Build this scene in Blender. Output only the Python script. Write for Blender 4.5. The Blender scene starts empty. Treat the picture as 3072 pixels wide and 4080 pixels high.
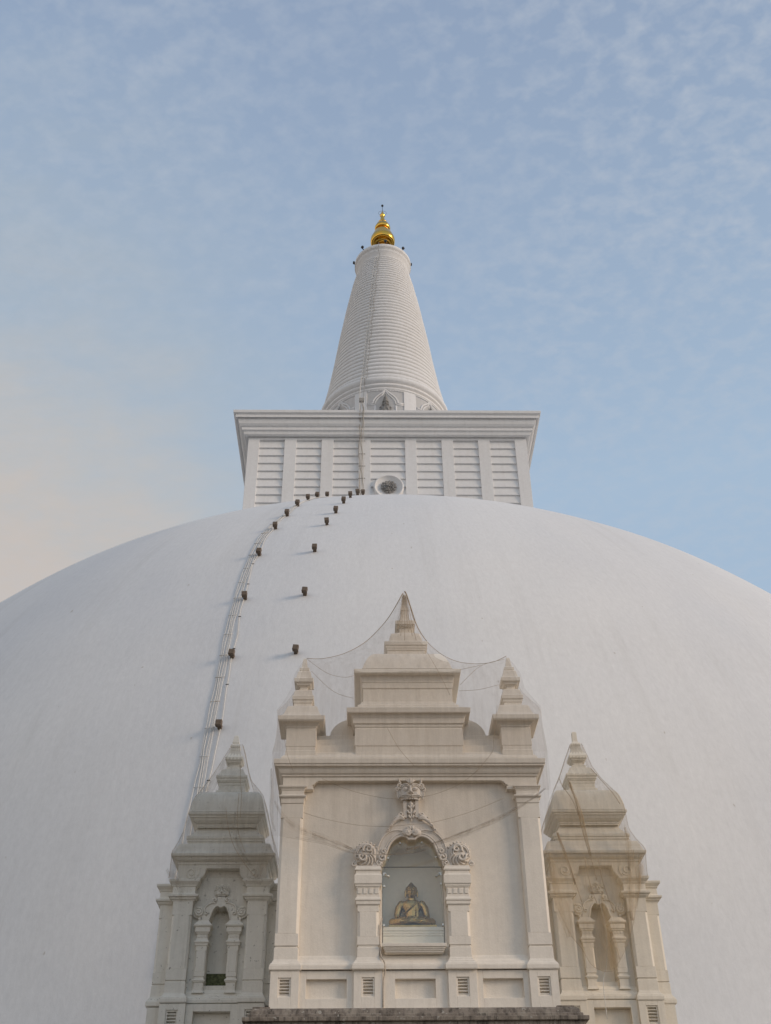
import bpy, bmesh, math, random
from mathutils import Vector, Matrix, noise
R = math.radians
rnd = random.Random(7)
scene = bpy.context.scene
col = scene.collection

# ------------------------------------------------------------------ helpers
class MB:
    """collects shapes, then links them as ONE mesh object"""
    def __init__(s): s.bm = bmesh.new()
    def box(s, x0, x1, y0, y1, z0, z1):
        v = [s.bm.verts.new(p) for p in ((x0,y0,z0),(x1,y0,z0),(x1,y1,z0),(x0,y1,z0),(x0,y0,z1),(x1,y0,z1),(x1,y1,z1),(x0,y1,z1))]
        for f in ((0,3,2,1),(4,5,6,7),(0,1,5,4),(1,2,6,5),(2,3,7,6),(3,0,4,7)): s.bm.faces.new([v[i] for i in f])
        return s
    def loft(s, cx, cy, prof, m=None):
        """stack of rectangles (half width, half depth, z), bottom to top"""
        rings = []
        for hx, hy, z in prof:
            ps = [(cx-hx,cy-hy,z),(cx+hx,cy-hy,z),(cx+hx,cy+hy,z),(cx-hx,cy+hy,z)]
            rings.append([s.bm.verts.new(p) for p in ps])
        for a, b in zip(rings, rings[1:]):
            for i in range(4):
                j = (i+1) % 4
                s.bm.faces.new((a[i], a[j], b[j], b[i]))
        s.bm.faces.new(rings[0][::-1]); s.bm.faces.new(rings[-1])
        return s
    def prism(s, pts, y0, y1):
        """outline in x,z (anticlockwise seen from -y) pushed from y0 to y1"""
        a = [s.bm.verts.new((x,y0,z)) for x,z in pts]; b = [s.bm.verts.new((x,y1,z)) for x,z in pts]
        n = len(pts)
        s.bm.faces.new(a); s.bm.faces.new(b[::-1])
        for i in range(n):
            j = (i+1) % n
            s.bm.faces.new((a[j], a[i], b[i], b[j]))
        return s
    def tube(s, pts, r, n=8, smooth=True, cap=True):
        pts = [Vector(p) for p in pts]
        rad = r if isinstance(r, (list,tuple)) else [r]*len(pts)
        rings = []; up = Vector((0.03,-1,0.05)).normalized()
        for i, p in enumerate(pts):
            t = (pts[min(i+1,len(pts)-1)] - pts[max(i-1,0)])
            t = t.normalized() if t.length > 1e-9 else Vector((0,0,1))
            a = t.cross(up)
            if a.length < 1e-3: a = t.cross(Vector((1,0,0)))
            a.normalize(); b = a.cross(t)
            rings.append([s.bm.verts.new(p + (a*math.cos(k*2*math.pi/n) + b*math.sin(k*2*math.pi/n))*rad[i]) for k in range(n)])
        for a, b in zip(rings, rings[1:]):
            for k in range(n):
                f = s.bm.faces.new((a[k], a[(k+1)%n], b[(k+1)%n], b[k])); f.smooth = smooth
        if cap:
            s.bm.faces.new(rings[0][::-1]); s.bm.faces.new(rings[-1])
        return s
    def lathe(s, cx, cy, prof, n=96, smooth=True, a0=0, cap=True):
        rings = [[s.bm.verts.new((cx+r*math.cos(a0+2*math.pi*k/n), cy+r*math.sin(a0+2*math.pi*k/n), z)) for k in range(n)] for r, z in prof]
        for a, b in zip(rings, rings[1:]):
            for k in range(n):
                f = s.bm.faces.new((a[k], a[(k+1)%n], b[(k+1)%n], b[k])); f.smooth = smooth
        if cap:
            s.bm.faces.new(rings[0][::-1]); s.bm.faces.new(rings[-1])
        return s
    def ball(s, c, r, n=14, m=9):
        rx, ry, rz = r if isinstance(r,(tuple,list)) else (r,r,r)
        rings = []
        for i in range(1, m):
            t = math.pi*i/m
            rings.append([s.bm.verts.new((c[0]+rx*math.sin(t)*math.cos(2*math.pi*k/n), c[1]+ry*math.sin(t)*math.sin(2*math.pi*k/n), c[2]-rz*math.cos(t))) for k in range(n)])
        lo = s.bm.verts.new((c[0],c[1],c[2]-rz)); hi = s.bm.verts.new((c[0],c[1],c[2]+rz))
        for k in range(n):
            s.bm.faces.new((lo, rings[0][(k+1)%n], rings[0][k])).smooth = True
            s.bm.faces.new((hi, rings[-1][k], rings[-1][(k+1)%n])).smooth = True
        for a, b in zip(rings, rings[1:]):
            for k in range(n):
                s.bm.faces.new((a[k], a[(k+1)%n], b[(k+1)%n], b[k])).smooth = True
        return s
    def grid(s, rows, smooth=True):
        vs = [[s.bm.verts.new(p) for p in r] for r in rows]
        for a, b in zip(vs, vs[1:]):
            for i in range(len(a)-1):
                f = s.bm.faces.new((a[i], a[i+1], b[i+1], b[i])); f.smooth = smooth
        return s
    def build(s, name, mat, parent=None, recalc=True, bevel=0):
        if recalc: bmesh.ops.recalc_face_normals(s.bm, faces=s.bm.faces)
        me = bpy.data.meshes.new(name); s.bm.to_mesh(me); s.bm.free()
        o = bpy.data.objects.new(name, me); col.objects.link(o)
        me.materials.append(mat)
        if parent is not None:
            o.parent = parent
            w = Vector((0,0,0)); q = parent
            while q is not None: w += q.location; q = q.parent
            me.transform(Matrix.Translation(-w))
        if bevel:
            m = o.modifiers.new('bevel', 'BEVEL'); m.width = bevel; m.segments = 2; m.limit_method = 'ANGLE'; m.angle_limit = R(40)
        return o

def empty(name, loc):
    o = bpy.data.objects.new(name, None); col.objects.link(o); o.location = loc; o.empty_display_size = .3
    return o
def tag(o, label=None, cat=None, group=None, kind=None):
    if label: o['label'] = label
    if cat: o['category'] = cat
    if group: o['group'] = group
    if kind: o['kind'] = kind
    return o

# ------------------------------------------------------------------ materials
def new_mat(name):
    m = bpy.data.materials.new(name); m.use_nodes = True
    nt = m.node_tree
    return m, nt, nt.nodes, nt.links, nt.nodes['Principled BSDF']
def N(nodes, t, **kw):
    n = nodes.new(t)
    for k, v in kw.items():
        if k in n.inputs: n.inputs[k].default_value = v
        else: setattr(n, k, v)
    return n
def ramp(nodes, stops):
    n = nodes.new('ShaderNodeValToRGB'); e = n.color_ramp.elements
    while len(e) > 1: e.remove(e[-1])
    e[0].position = stops[0][0]; e[0].color = stops[0][1]
    for p, c in stops[1:]:
        x = e.new(p); x.color = c
    return n
def g(v): return (v,v,v,1)

def plaster(name, base, stain=(.35,.30,.24), stain_amt=.25, streak=True, bump=.25, scale=1.0, speck=.0, tint=None):
    """painted lime plaster: soft patches, rain streaks, specks and trowel relief"""
    m, nt, nodes, L, b = new_mat(name)
    tc = N(nodes, 'ShaderNodeTexCoord'); 
    geo = N(nodes, 'ShaderNodeNewGeometry')
    mp = N(nodes, 'ShaderNodeMapping'); mp.inputs['Scale'].default_value = (scale,scale,scale)
    L.new(geo.outputs['Position'], mp.inputs['Vector'])
    n1 = N(nodes, 'ShaderNodeTexNoise', Scale=.55, Detail=7, Roughness=.62); L.new(mp.outputs[0], n1.inputs['Vector'])
    r1 = ramp(nodes, [(.36,g(0)),(.72,g(1))]); L.new(n1.outputs['Fac'], r1.inputs[0])
    mp2 = N(nodes, 'ShaderNodeMapping'); mp2.inputs['Scale'].default_value = (3.2*scale,3.2*scale,.28*scale); L.new(geo.outputs['Position'], mp2.inputs['Vector'])
    n2 = N(nodes, 'ShaderNodeTexNoise', Scale=2.0, Detail=6, Roughness=.66); L.new(mp2.outputs[0], n2.inputs['Vector'])
    r2 = ramp(nodes, [(.50,g(0)),(.78,g(1))]); L.new(n2.outputs['Fac'], r2.inputs[0])
    n3 = N(nodes, 'ShaderNodeTexNoise', Scale=9, Detail=4, Roughness=.7); L.new(mp.outputs[0], n3.inputs['Vector'])
    # amount = patches*.5 + streaks*.6
    a = N(nodes, 'ShaderNodeMath', operation='MULTIPLY_ADD'); L.new(r1.outputs[0], a.inputs[0]); a.inputs[1].default_value = .45; a.inputs[2].default_value = 0
    a2 = N(nodes, 'ShaderNodeMath', operation='MULTIPLY_ADD'); L.new(r2.outputs[0], a2.inputs[0]); a2.inputs[1].default_value = .6 if streak else .1; L.new(a.outputs[0], a2.inputs[2])
    a3 = N(nodes, 'ShaderNodeMath', operation='MULTIPLY'); L.new(a2.outputs[0], a3.inputs[0]); a3.inputs[1].default_value = stain_amt
    mx = N(nodes, 'ShaderNodeMixRGB'); mx.inputs[1].default_value = (*base,1); mx.inputs[2].default_value = (*stain,1); L.new(a3.outputs[0], mx.inputs[0])
    out = mx
    # faint value mottling
    mo = N(nodes, 'ShaderNodeMixRGB', blend_type='MULTIPLY'); r3 = ramp(nodes, [(.3,g(.90)),(.7,g(1.0))]); L.new(n3.outputs['Fac'], r3.inputs[0])
    mo.inputs[0].default_value = .8; L.new(out.outputs[0], mo.inputs[1]); L.new(r3.outputs[0], mo.inputs[2]); out = mo
    if speck:
        vo = N(nodes, 'ShaderNodeTexNoise', Scale=13, Detail=3, Roughness=.6); L.new(mp.outputs[0], vo.inputs['Vector'])
        rv = ramp(nodes, [(.655,g(0)),(.70,g(1))]); L.new(vo.outputs['Fac'], rv.inputs[0])
        sp = N(nodes, 'ShaderNodeMath', operation='MULTIPLY'); L.new(rv.outputs[0], sp.inputs[0]); sp.inputs[1].default_value = speck
        ms = N(nodes, 'ShaderNodeMixRGB'); L.new(sp.outputs[0], ms.inputs[0]); L.new(out.outputs[0], ms.inputs[1]); ms.inputs[2].default_value = (.10,.085,.065,1); out = ms
    L.new(out.outputs[0], b.inputs['Base Color'])
    b.inputs['Roughness'].default_value = .82
    b.inputs['Specular IOR Level'].default_value = .25
    if bump:
        nb = N(nodes, 'ShaderNodeTexNoise', Scale=26*scale, Detail=6, Roughness=.7); L.new(mp.outputs[0], nb.inputs['Vector'])
        ad = N(nodes, 'ShaderNodeMath', operation='ADD'); L.new(nb.outputs['Fac'], ad.inputs[0]); L.new(n2.outputs['Fac'], ad.inputs[1])
        bp = N(nodes, 'ShaderNodeBump', Strength=bump, Distance=.02); L.new(ad.outputs[0], bp.inputs['Height']); L.new(bp.outputs[0], b.inputs['Normal'])
    return m

def dome_mat():
    m, nt, nodes, L, b = new_mat('dome_whitewash')
    geo = N(nodes, 'ShaderNodeNewGeometry')
    # coordinates that run round the dome and down it, so trowel marks hang vertically
    sub = N(nodes, 'ShaderNodeVectorMath', operation='SUBTRACT'); L.new(geo.outputs['Position'], sub.inputs[0]); sub.inputs[1].default_value = (1.45,70,0)
    sx = N(nodes, 'ShaderNodeSeparateXYZ'); L.new(sub.outputs[0], sx.inputs[0])
    at = N(nodes, 'ShaderNodeMath', operation='ARCTAN2'); L.new(sx.outputs['Y'], at.inputs[0]); L.new(sx.outputs['X'], at.inputs[1])
    am = N(nodes, 'ShaderNodeMath', operation='MULTIPLY'); L.new(at.outputs[0], am.inputs[0]); am.inputs[1].default_value = 38
    cb = N(nodes, 'ShaderNodeCombineXYZ'); L.new(am.outputs[0], cb.inputs[0]); L.new(sx.outputs['Z'], cb.inputs[2])
    def noise_at(sc, detail, rough):
        mp = N(nodes, 'ShaderNodeMapping'); mp.inputs['Scale'].default_value = sc; L.new(cb.outputs[0], mp.inputs['Vector'])
        n = N(nodes, 'ShaderNodeTexNoise', Scale=1.0, Detail=detail, Roughness=rough); L.new(mp.outputs[0], n.inputs['Vector']); return n
    big = noise_at((.10,.1,.07), 5, .55)
    strk = noise_at((2.6,1,.35), 6, .7)
    fine = noise_at((6,1,2.8), 5, .75)
    spk = noise_at((3.2,1,2.2), 2, .5)
    r1 = ramp(nodes, [(.33,(.68,.695,.715,1)),(.5,(.73,.738,.745,1)),(.68,(.77,.772,.768,1))]); L.new(big.outputs['Fac'], r1.inputs[0])
    r2 = ramp(nodes, [(.3,g(.978)),(.62,g(1.0))]); L.new(strk.outputs['Fac'], r2.inputs[0])
    r3 = ramp(nodes, [(.3,g(.925)),(.7,g(1.03))]); L.new(fine.outputs['Fac'], r3.inputs[0])
    m1 = N(nodes, 'ShaderNodeMixRGB', blend_type='MULTIPLY'); m1.inputs[0].default_value = 1; L.new(r1.outputs[0], m1.inputs[1]); L.new(r2.outputs[0], m1.inputs[2])
    m2 = N(nodes, 'ShaderNodeMixRGB', blend_type='MULTIPLY'); m2.inputs[0].default_value = 1; L.new(m1.outputs[0], m2.inputs[1]); L.new(r3.outputs[0], m2.inputs[2])
    r4 = ramp(nodes, [(.73,g(0)),(.77,g(.55))]); L.new(spk.outputs['Fac'], r4.inputs[0])
    m3 = N(nodes, 'ShaderNodeMixRGB'); L.new(r4.outputs[0], m3.inputs[0]); L.new(m2.outputs[0], m3.inputs[1]); m3.inputs[2].default_value = (.38,.33,.27,1)
    run = noise_at((1.1,1,.045), 5, .65); gate = noise_at((.22,1,.16), 3, .5)
    r5 = ramp(nodes, [(.50,g(0)),(.74,g(1))]); L.new(run.outputs['Fac'], r5.inputs[0]); r6 = ramp(nodes, [(.42,g(0)),(.66,g(.5))]); L.new(gate.outputs['Fac'], r6.inputs[0])
    mm = N(nodes, 'ShaderNodeMath', operation='MULTIPLY'); L.new(r5.outputs[0], mm.inputs[0]); L.new(r6.outputs[0], mm.inputs[1])
    m4 = N(nodes, 'ShaderNodeMixRGB'); L.new(mm.outputs[0], m4.inputs[0]); L.new(m3.outputs[0], m4.inputs[1]); m4.inputs[2].default_value = (.55,.545,.53,1)
    L.new(m4.outputs[0], b.inputs['Base Color'])
    b.inputs['Roughness'].default_value = .85; b.inputs['Specular IOR Level'].default_value = .2
    bn = noise_at((4.5,1,2.6), 7, .74)
    ad = N(nodes, 'ShaderNodeMath', operation='MULTIPLY_ADD'); L.new(strk.outputs['Fac'], ad.inputs[0]); ad.inputs[1].default_value = .4; L.new(bn.outputs['Fac'], ad.inputs[2])
    bp = N(nodes, 'ShaderNodeBump', Strength=.22, Distance=.05); L.new(ad.outputs[0], bp.inputs['Height']); L.new(bp.outputs[0], b.inputs['Normal'])
    return m

def simple(name, base, rough=.6, metal=0., var=.25, scale=14, bump=.2, spec=.4):
    m, nt, nodes, L, b = new_mat(name)
    tc = N(nodes, 'ShaderNodeTexCoord')
    n = N(nodes, 'ShaderNodeTexNoise', Scale=scale, Detail=6, Roughness=.65); L.new(tc.outputs['Object'], n.inputs['Vector'])
    r = ramp(nodes, [(.3,(*[c*(1-var) for c in base],1)),(.7,(*[min(1,c*(1+var)) for c in base],1))]); L.new(n.outputs['Fac'], r.inputs[0])
    L.new(r.outputs[0], b.inputs['Base Color'])
    b.inputs['Roughness'].default_value = rough; b.inputs['Metallic'].default_value = metal; b.inputs['Specular IOR Level'].default_value = spec
    if bump:
        bp = N(nodes, 'ShaderNodeBump', Strength=bump, Distance=.01); L.new(n.outputs['Fac'], bp.inputs['Height']); L.new(bp.outputs[0], b.inputs['Normal'])
    return m

def stone_mat():
    m, nt, nodes, L, b = new_mat('weathered_stone')
    geo = N(nodes, 'ShaderNodeNewGeometry')
    n1 = N(nodes, 'ShaderNodeTexNoise', Scale=2.6, Detail=8, Roughness=.7); L.new(geo.outputs['Position'], n1.inputs['Vector'])
    r1 = ramp(nodes, [(.30,(.09,.075,.06,1)),(.5,(.25,.215,.18,1)),(.72,(.35,.315,.26,1))]); L.new(n1.outputs['Fac'], r1.inputs[0])
    mp = N(nodes, 'ShaderNodeMapping'); mp.inputs['Scale'].default_value = (6,6,.7); L.new(geo.outputs['Position'], mp.inputs['Vector'])
    n2 = N(nodes, 'ShaderNodeTexNoise', Scale=1.6, Detail=6, Roughness=.7); L.new(mp.outputs[0], n2.inputs['Vector'])
    r2 = ramp(nodes, [(.48,g(1)),(.66,g(.22))]); L.new(n2.outputs['Fac'], r2.inputs[0])
    m1 = N(nodes, 'ShaderNodeMixRGB', blend_type='MULTIPLY'); m1.inputs[0].default_value = .9; L.new(r1.outputs[0], m1.inputs[1]); L.new(r2.outputs[0], m1.inputs[2])
    n3 = N(nodes, 'ShaderNodeTexNoise', Scale=11, Detail=2, Roughness=.5); L.new(geo.outputs['Position'], n3.inputs['Vector'])
    r3 = ramp(nodes, [(.66,g(0)),(.69,g(1))]); L.new(n3.outputs['Fac'], r3.inputs[0])
    m2 = N(nodes, 'ShaderNodeMixRGB'); L.new(r3.outputs[0], m2.inputs[0]); L.new(m1.outputs[0], m2.inputs[1]); m2.inputs[2].default_value = (.36,.34,.30,1)
    L.new(m2.outputs[0], b.inputs['Base Color']); b.inputs['Roughness'].default_value = .9
    n4 = N(nodes, 'ShaderNodeTexNoise', Scale=30, Detail=5, Roughness=.7); L.new(geo.outputs['Position'], n4.inputs['Vector'])
    bp = N(nodes, 'ShaderNodeBump', Strength=.6, Distance=.02); L.new(n4.outputs['Fac'], bp.inputs['Height']); L.new(bp.outputs[0], b.inputs['Normal'])
    return m

def net_mat(name, colr, cover, fold, sc=(7,7,.5)):
    """loosely woven netting: a share of thread, the rest is open; folds hold more thread"""
    m, nt, nodes, L, b = new_mat(name)
    nodes.remove(b); outn = nodes['Material Output']
    geo = N(nodes, 'ShaderNodeNewGeometry')
    mp = N(nodes, 'ShaderNodeMapping'); mp.inputs['Scale'].default_value = sc; L.new(geo.outputs['Position'], mp.inputs['Vector'])
    n = N(nodes, 'ShaderNodeTexNoise', Scale=1.0, Detail=5, Roughness=.65); L.new(mp.outputs[0], n.inputs['Vector'])
    r = ramp(nodes, [(.42,g(0)),(.75,g(1))]); L.new(n.outputs['Fac'], r.inputs[0])
    ma = N(nodes, 'ShaderNodeMath', operation='MULTIPLY_ADD'); L.new(r.outputs[0], ma.inputs[0]); ma.inputs[1].default_value = fold; ma.inputs[2].default_value = cover
    d = N(nodes, 'ShaderNodeBsdfDiffuse'); d.inputs['Color'].default_value = (*colr,1)
    t2 = N(nodes, 'ShaderNodeBsdfTranslucent'); t2.inputs['Color'].default_value = (*colr,1)
    dm = N(nodes, 'ShaderNodeMixShader'); dm.inputs[0].default_value = .35; L.new(d.outputs[0], dm.inputs[1]); L.new(t2.outputs[0], dm.inputs[2])
    t = N(nodes, 'ShaderNodeBsdfTransparent')
    mx = N(nodes, 'ShaderNodeMixShader'); L.new(ma.outputs[0], mx.inputs[0]); L.new(t.outputs[0], mx.inputs[1]); L.new(dm.outputs[0], mx.inputs[2])
    L.new(mx.outputs[0], outn.inputs['Surface'])
    return m

def glass_mat():
    m, nt, nodes, L, b = new_mat('pane_glass')
    nodes.remove(b); outn = nodes['Material Output']
    t = N(nodes, 'ShaderNodeBsdfTransparent'); t.inputs['Color'].default_value = (.98,.975,.955,1)
    gl = N(nodes, 'ShaderNodeBsdfGlossy'); gl.inputs['Roughness'].default_value = .02; gl.inputs['Color'].default_value = (1,1,1,1)
    mx = N(nodes, 'ShaderNodeMixShader'); mx.inputs[0].default_value = .045; L.new(t.outputs[0], mx.inputs[1]); L.new(gl.outputs[0], mx.inputs[2])
    L.new(mx.outputs[0], outn.inputs['Surface'])
    return m

M = {}
M['dome'] = dome_mat()
M['white'] = plaster('white_paint', (.79,.795,.80), stain=(.5,.47,.42), stain_amt=.30, bump=.15, scale=.5)
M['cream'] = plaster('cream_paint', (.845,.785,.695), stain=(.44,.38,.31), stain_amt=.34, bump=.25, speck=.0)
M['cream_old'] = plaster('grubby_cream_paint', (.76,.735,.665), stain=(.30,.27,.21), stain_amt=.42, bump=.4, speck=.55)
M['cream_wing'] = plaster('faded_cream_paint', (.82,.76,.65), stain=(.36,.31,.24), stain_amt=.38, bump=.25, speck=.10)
M['carve'] = plaster('carved_plaster', (.77,.715,.645), stain=(.34,.27,.20), stain_amt=.35, bump=.2)
M['teal'] = plaster('pale_green_paint', (.86,.825,.735), stain=(.68,.65,.58), stain_amt=.3, bump=.1, streak=False)
M['shelf'] = plaster('pale_green_enamel', (.80,.775,.70), stain=(.62,.60,.55), stain_amt=.2, bump=.05, streak=False)
M['stone'] = stone_mat()
M['moss'] = simple('mossy_concrete', (.10,.11,.055), .95, var=.7, scale=16, bump=.8)
M['gold'] = simple('gilded_metal', (.78,.47,.09), .22, 1.0, var=.06, scale=3, bump=.02, spec=.5)
M['bronze'] = simple('polished_bronze', (.44,.315,.13), .27, 1.0, var=.18, scale=6, bump=.10, spec=.5)
M['bronze_dark'] = simple('dull_bronze', (.33,.235,.10), .5, 1.0, var=.4, scale=30, bump=.3)
M['block'] = simple('brown_stone', (.15,.118,.092), .9, var=.45, scale=9, bump=.5)
M['dark'] = simple('dark_metal', (.035,.036,.04), .55, var=.3)
M['lead'] = simple('dull_grey_metal', (.25,.245,.235), .6, .0, var=.5, scale=5)
M['cable'] = simple('white_plastic', (.66,.65,.62), .6, var=.1)
M['cable_brown'] = simple('aged_plastic', (.46,.40,.33), .7, var=.3)
M['wire'] = simple('grey_wire', (.33,.32,.30), .7, var=.2)
M['rope'] = simple('net_cord', (.37,.29,.205), .9, var=.3)
M['clip'] = simple('steel_clip', (.62,.63,.60), .35, .6, var=.1)
M['net'] = net_mat('fine_netting', (.30,.23,.165), .09, .13)
M['net_veil'] = net_mat('sheer_netting', (.42,.345,.275), .15, .16)
M['net_wing'] = net_mat('close_netting', (.42,.36,.28), .13, .20)
M['net_fold'] = net_mat('gathered_netting', (.42,.33,.235), .035, .12)
M['net_tan'] = net_mat('tan_netting', (.76,.59,.37), .12, .24)
M['net_tan_fold'] = net_mat('gathered_tan_netting', (.72,.56,.36), .06, .20)
M['glass'] = glass_mat()
M['sand'] = simple('sandy_ground', (.105,.078,.05), .95, var=.2, scale=.4, bump=.3)
M['paving'] = plaster('terrace_paint', (.62,.59,.54), stain=(.3,.26,.21), stain_amt=.4)

# ------------------------------------------------------------------ setting
o = MB().box(-900,900,-900,900,-.5,0).build('ground', M['sand']); tag(o, kind='structure')
AX, AY = 1.45, 70.0
for k, (r, z) in enumerate(((47.2,2.0),(45.6,4.0),(44.0,6.0))):
    mb = MB().lathe(AX, AY, [(r,0.01+k*.02),(r,z-.5),(r+.18,z-.45),(r+.18,z-.3),(r+.08,z-.25),(r+.08,z)], n=256)
    tag(mb.build('terrace', M['paving']), kind='structure')

# ------------------------------------------------------------------ the stupa
stupa = empty('stupa', (AX, AY, 0)); tag(stupa, 'giant whitewashed dome with square chamber, ringed cone and golden pinnacle', 'stupa')
DA, DC, DZ, DN = 40.0, 42.0, 1.5, 2.2
def settle(r):
    """the old brick dome is not a perfect curve: it swells at the crown and flattens on the shoulder"""
    tab = [(0,.17),(24,.17),(27,.05),(31,-.16),(34,-.13),(36.5,.12),(38.3,.50),(39.5,.45),(40.5,.0)]
    for (r0,d0),(r1,d1) in zip(tab, tab[1:]):
        if r <= r1:
            u = (r-r0)/(r1-r0); u = u*u*(3-2*u); return d0+(d1-d0)*u
    return 0.
prof = [(DA,0.0),(DA,DZ)]
for i in range(1, 160):
    t = i/160*math.pi/2
    r = DA*math.cos(t)**(2/DN); prof.append((r, DZ + DC*math.sin(t)**(2/DN) + settle(r)))
prof.append((.3, DZ+DC+.17))
def dome_r(z):
    for (r0,z0),(r1,z1) in zip(dome_prof, dome_prof[1:]):
        if z0 <= z <= z1: return r0+(r1-r0)*(z-z0)/max(1e-6,z1-z0)
    return .1
dome_prof = prof
MB().lathe(AX, AY, prof, n=384).build('dome', M['dome'], stupa)

# square chamber above the dome: measured half widths / heights of its mouldings on the front wall (y = 60)
def conv(lst, Yc, D, Y0, zo=0):
    out = []
    for hm, zm in lst:
        h = hm*(Yc+D)/(Y0+hm); y = Yc-h+D
        out.append((h, h-D, 1.6+(zm-1.6)*y/Y0+zo))
    return out
body = MB()
HB = 9.72
body.box(AX-HB, AX+HB, AY-HB, AY+HB, 39.5, 52.75)
chamber = body.build('square_chamber', M['white'], stupa)
cor = conv([(9.98,52.55),(9.98,52.72),(10.12,52.76),(10.25,52.83),(10.36,52.98),(10.40,53.20),(10.40,53.24),(10.55,53.40),(10.55,53.66),(10.60,53.70),(10.68,53.80),(10.80,54.02),(10.86,54.25),(10.90,54.57),(11.10,54.62),(11.10,54.87),(11.28,55.09),(11.30,55.33)], 70., 0, 60.)
cor = [(h, d, z) for h, d, z in cor] + [(11.0, 11.0, cor[-1][2]+.05)]
MB().loft(AX, AY, cor).build('cornice', M['white'], chamber, bevel=.02)
# pilaster strips and boarded panels between them, front face
YF = 60.0
pan = [(-7.72,-5.92),(-5.07,-3.27),(-2.41,-.61),(.24,2.70),(3.52,5.33),(6.17,7.97),(8.81,10.61)]
edges = [-8.53] + [e for p in pan for e in p] + [11.45]
for i in range(0, len(edges), 2):
    MB().box(edges[i], edges[i+1], YF, YF+.2, 39.6, 52.66).build('pilaster', M['white'], chamber, bevel=.012)
MB().box(-8.52, 11.44, YF+.004, YF+.2, 52.47, 52.66).build('lintel', M['white'], chamber)
for x0, x1 in pan:
    mb = MB(); z = 52.47
    while z > 40:
        z2 = z-.70
        # a board leaning out at its lower edge
        pr = [(YF+.15,z-.05),(YF+.07,z2),(YF+.2,z2)]
        v = []
        for x in (x0, x1):
            v.append([mb.bm.verts.new((x,y,zz)) for y, zz in ((YF+.185,z-.005),(YF+.20,z-.0),(YF+.20,z2-.0),(YF+.12,z2+.001),(YF+.07,z2+.004),(YF+.07,z2+.03))])
        a, c = v
        for q in range(6): mb.bm.faces.new((a[q], a[(q+1)%6], c[(q+1)%6], c[q]))
        z = z2
    mb.build('panel', M['white'], chamber)
for sx in (-1, 1):                     # plain side piers wrap round
    for k in range(7):
        yy = AY-HB+.9+k*2.75
        MB().box(AX+sx*HB-(.12 if sx<0 else -.0), AX+sx*HB+(.12 if sx>0 else 0), yy, yy+.85, 39.6, 52.6).build('pilaster', M['white'], chamber)
# round medallion with a metal lotus
mc = Vector((1.50, YF-.0, 48.1))
def ring_y(mb, c, prof, n=64):
    """lathe about the y axis: (radius, y offset)"""
    rings = [[mb.bm.verts.new((c[0]+r*math.cos(2*math.pi*k/n), c[1]+dy, c[2]+r*math.sin(2*math.pi*k/n))) for k in range(n)] for r, dy in prof]
    for a, b in zip(rings, rings[1:]):
        for k in range(n): mb.bm.faces.new((a[k], a[(k+1)%n], b[(k+1)%n], b[k])).smooth = True
    mb.bm.faces.new(rings[-1])
mb = MB(); ring_y(mb, mc, [(1.06,.1),(1.04,-.15),(1.0,-.20),(.95,-.205),(.92,-.18),(.90,-.13),(.86,-.12),(.84,-.08),(.79,-.075),(.76,-.04),(.02,-.04)])
med = mb.build('medallion', M['white'], chamber)
mb = MB()
for ringn, (nr, rr, ln, tilt) in enumerate(((13,.38,.28,.04),(10,.25,.23,.09),(7,.12,.18,.13))):
    for k in range(nr):
        a = 2*math.pi*(k+.5*ringn)/nr
        d = Vector((math.cos(a),0,math.sin(a))); t = Vector((-math.sin(a),0,math.cos(a)))
        c0 = mc + d*(rr-.1) + Vector((0,-.09-.04*ringn,0)); w = .40*ln
        rows = []
        for i in range(6):
            u = i/5; wd = w*math.sin(math.pi*min(1,.18+.82*(1-u)))*(1 if i<5 else .02)
            p = c0 + d*(ln*u) + Vector((0,-tilt*u*.6,0))
            rows.append([p - t*wd, p - t*wd*.4+Vector((0,-.025,0)), p+t*wd*.4+Vector((0,-.025,0)), p + t*wd])
        mb.grid(rows)
mb.ball(mc+Vector((0,-.28,0)), (.09,.07,.09))
lot = mb.build('lotus_flower', M['lead'], chamber)
sm = lot.modifiers.new('thick','SOLIDIFY'); sm.thickness = .025

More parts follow.
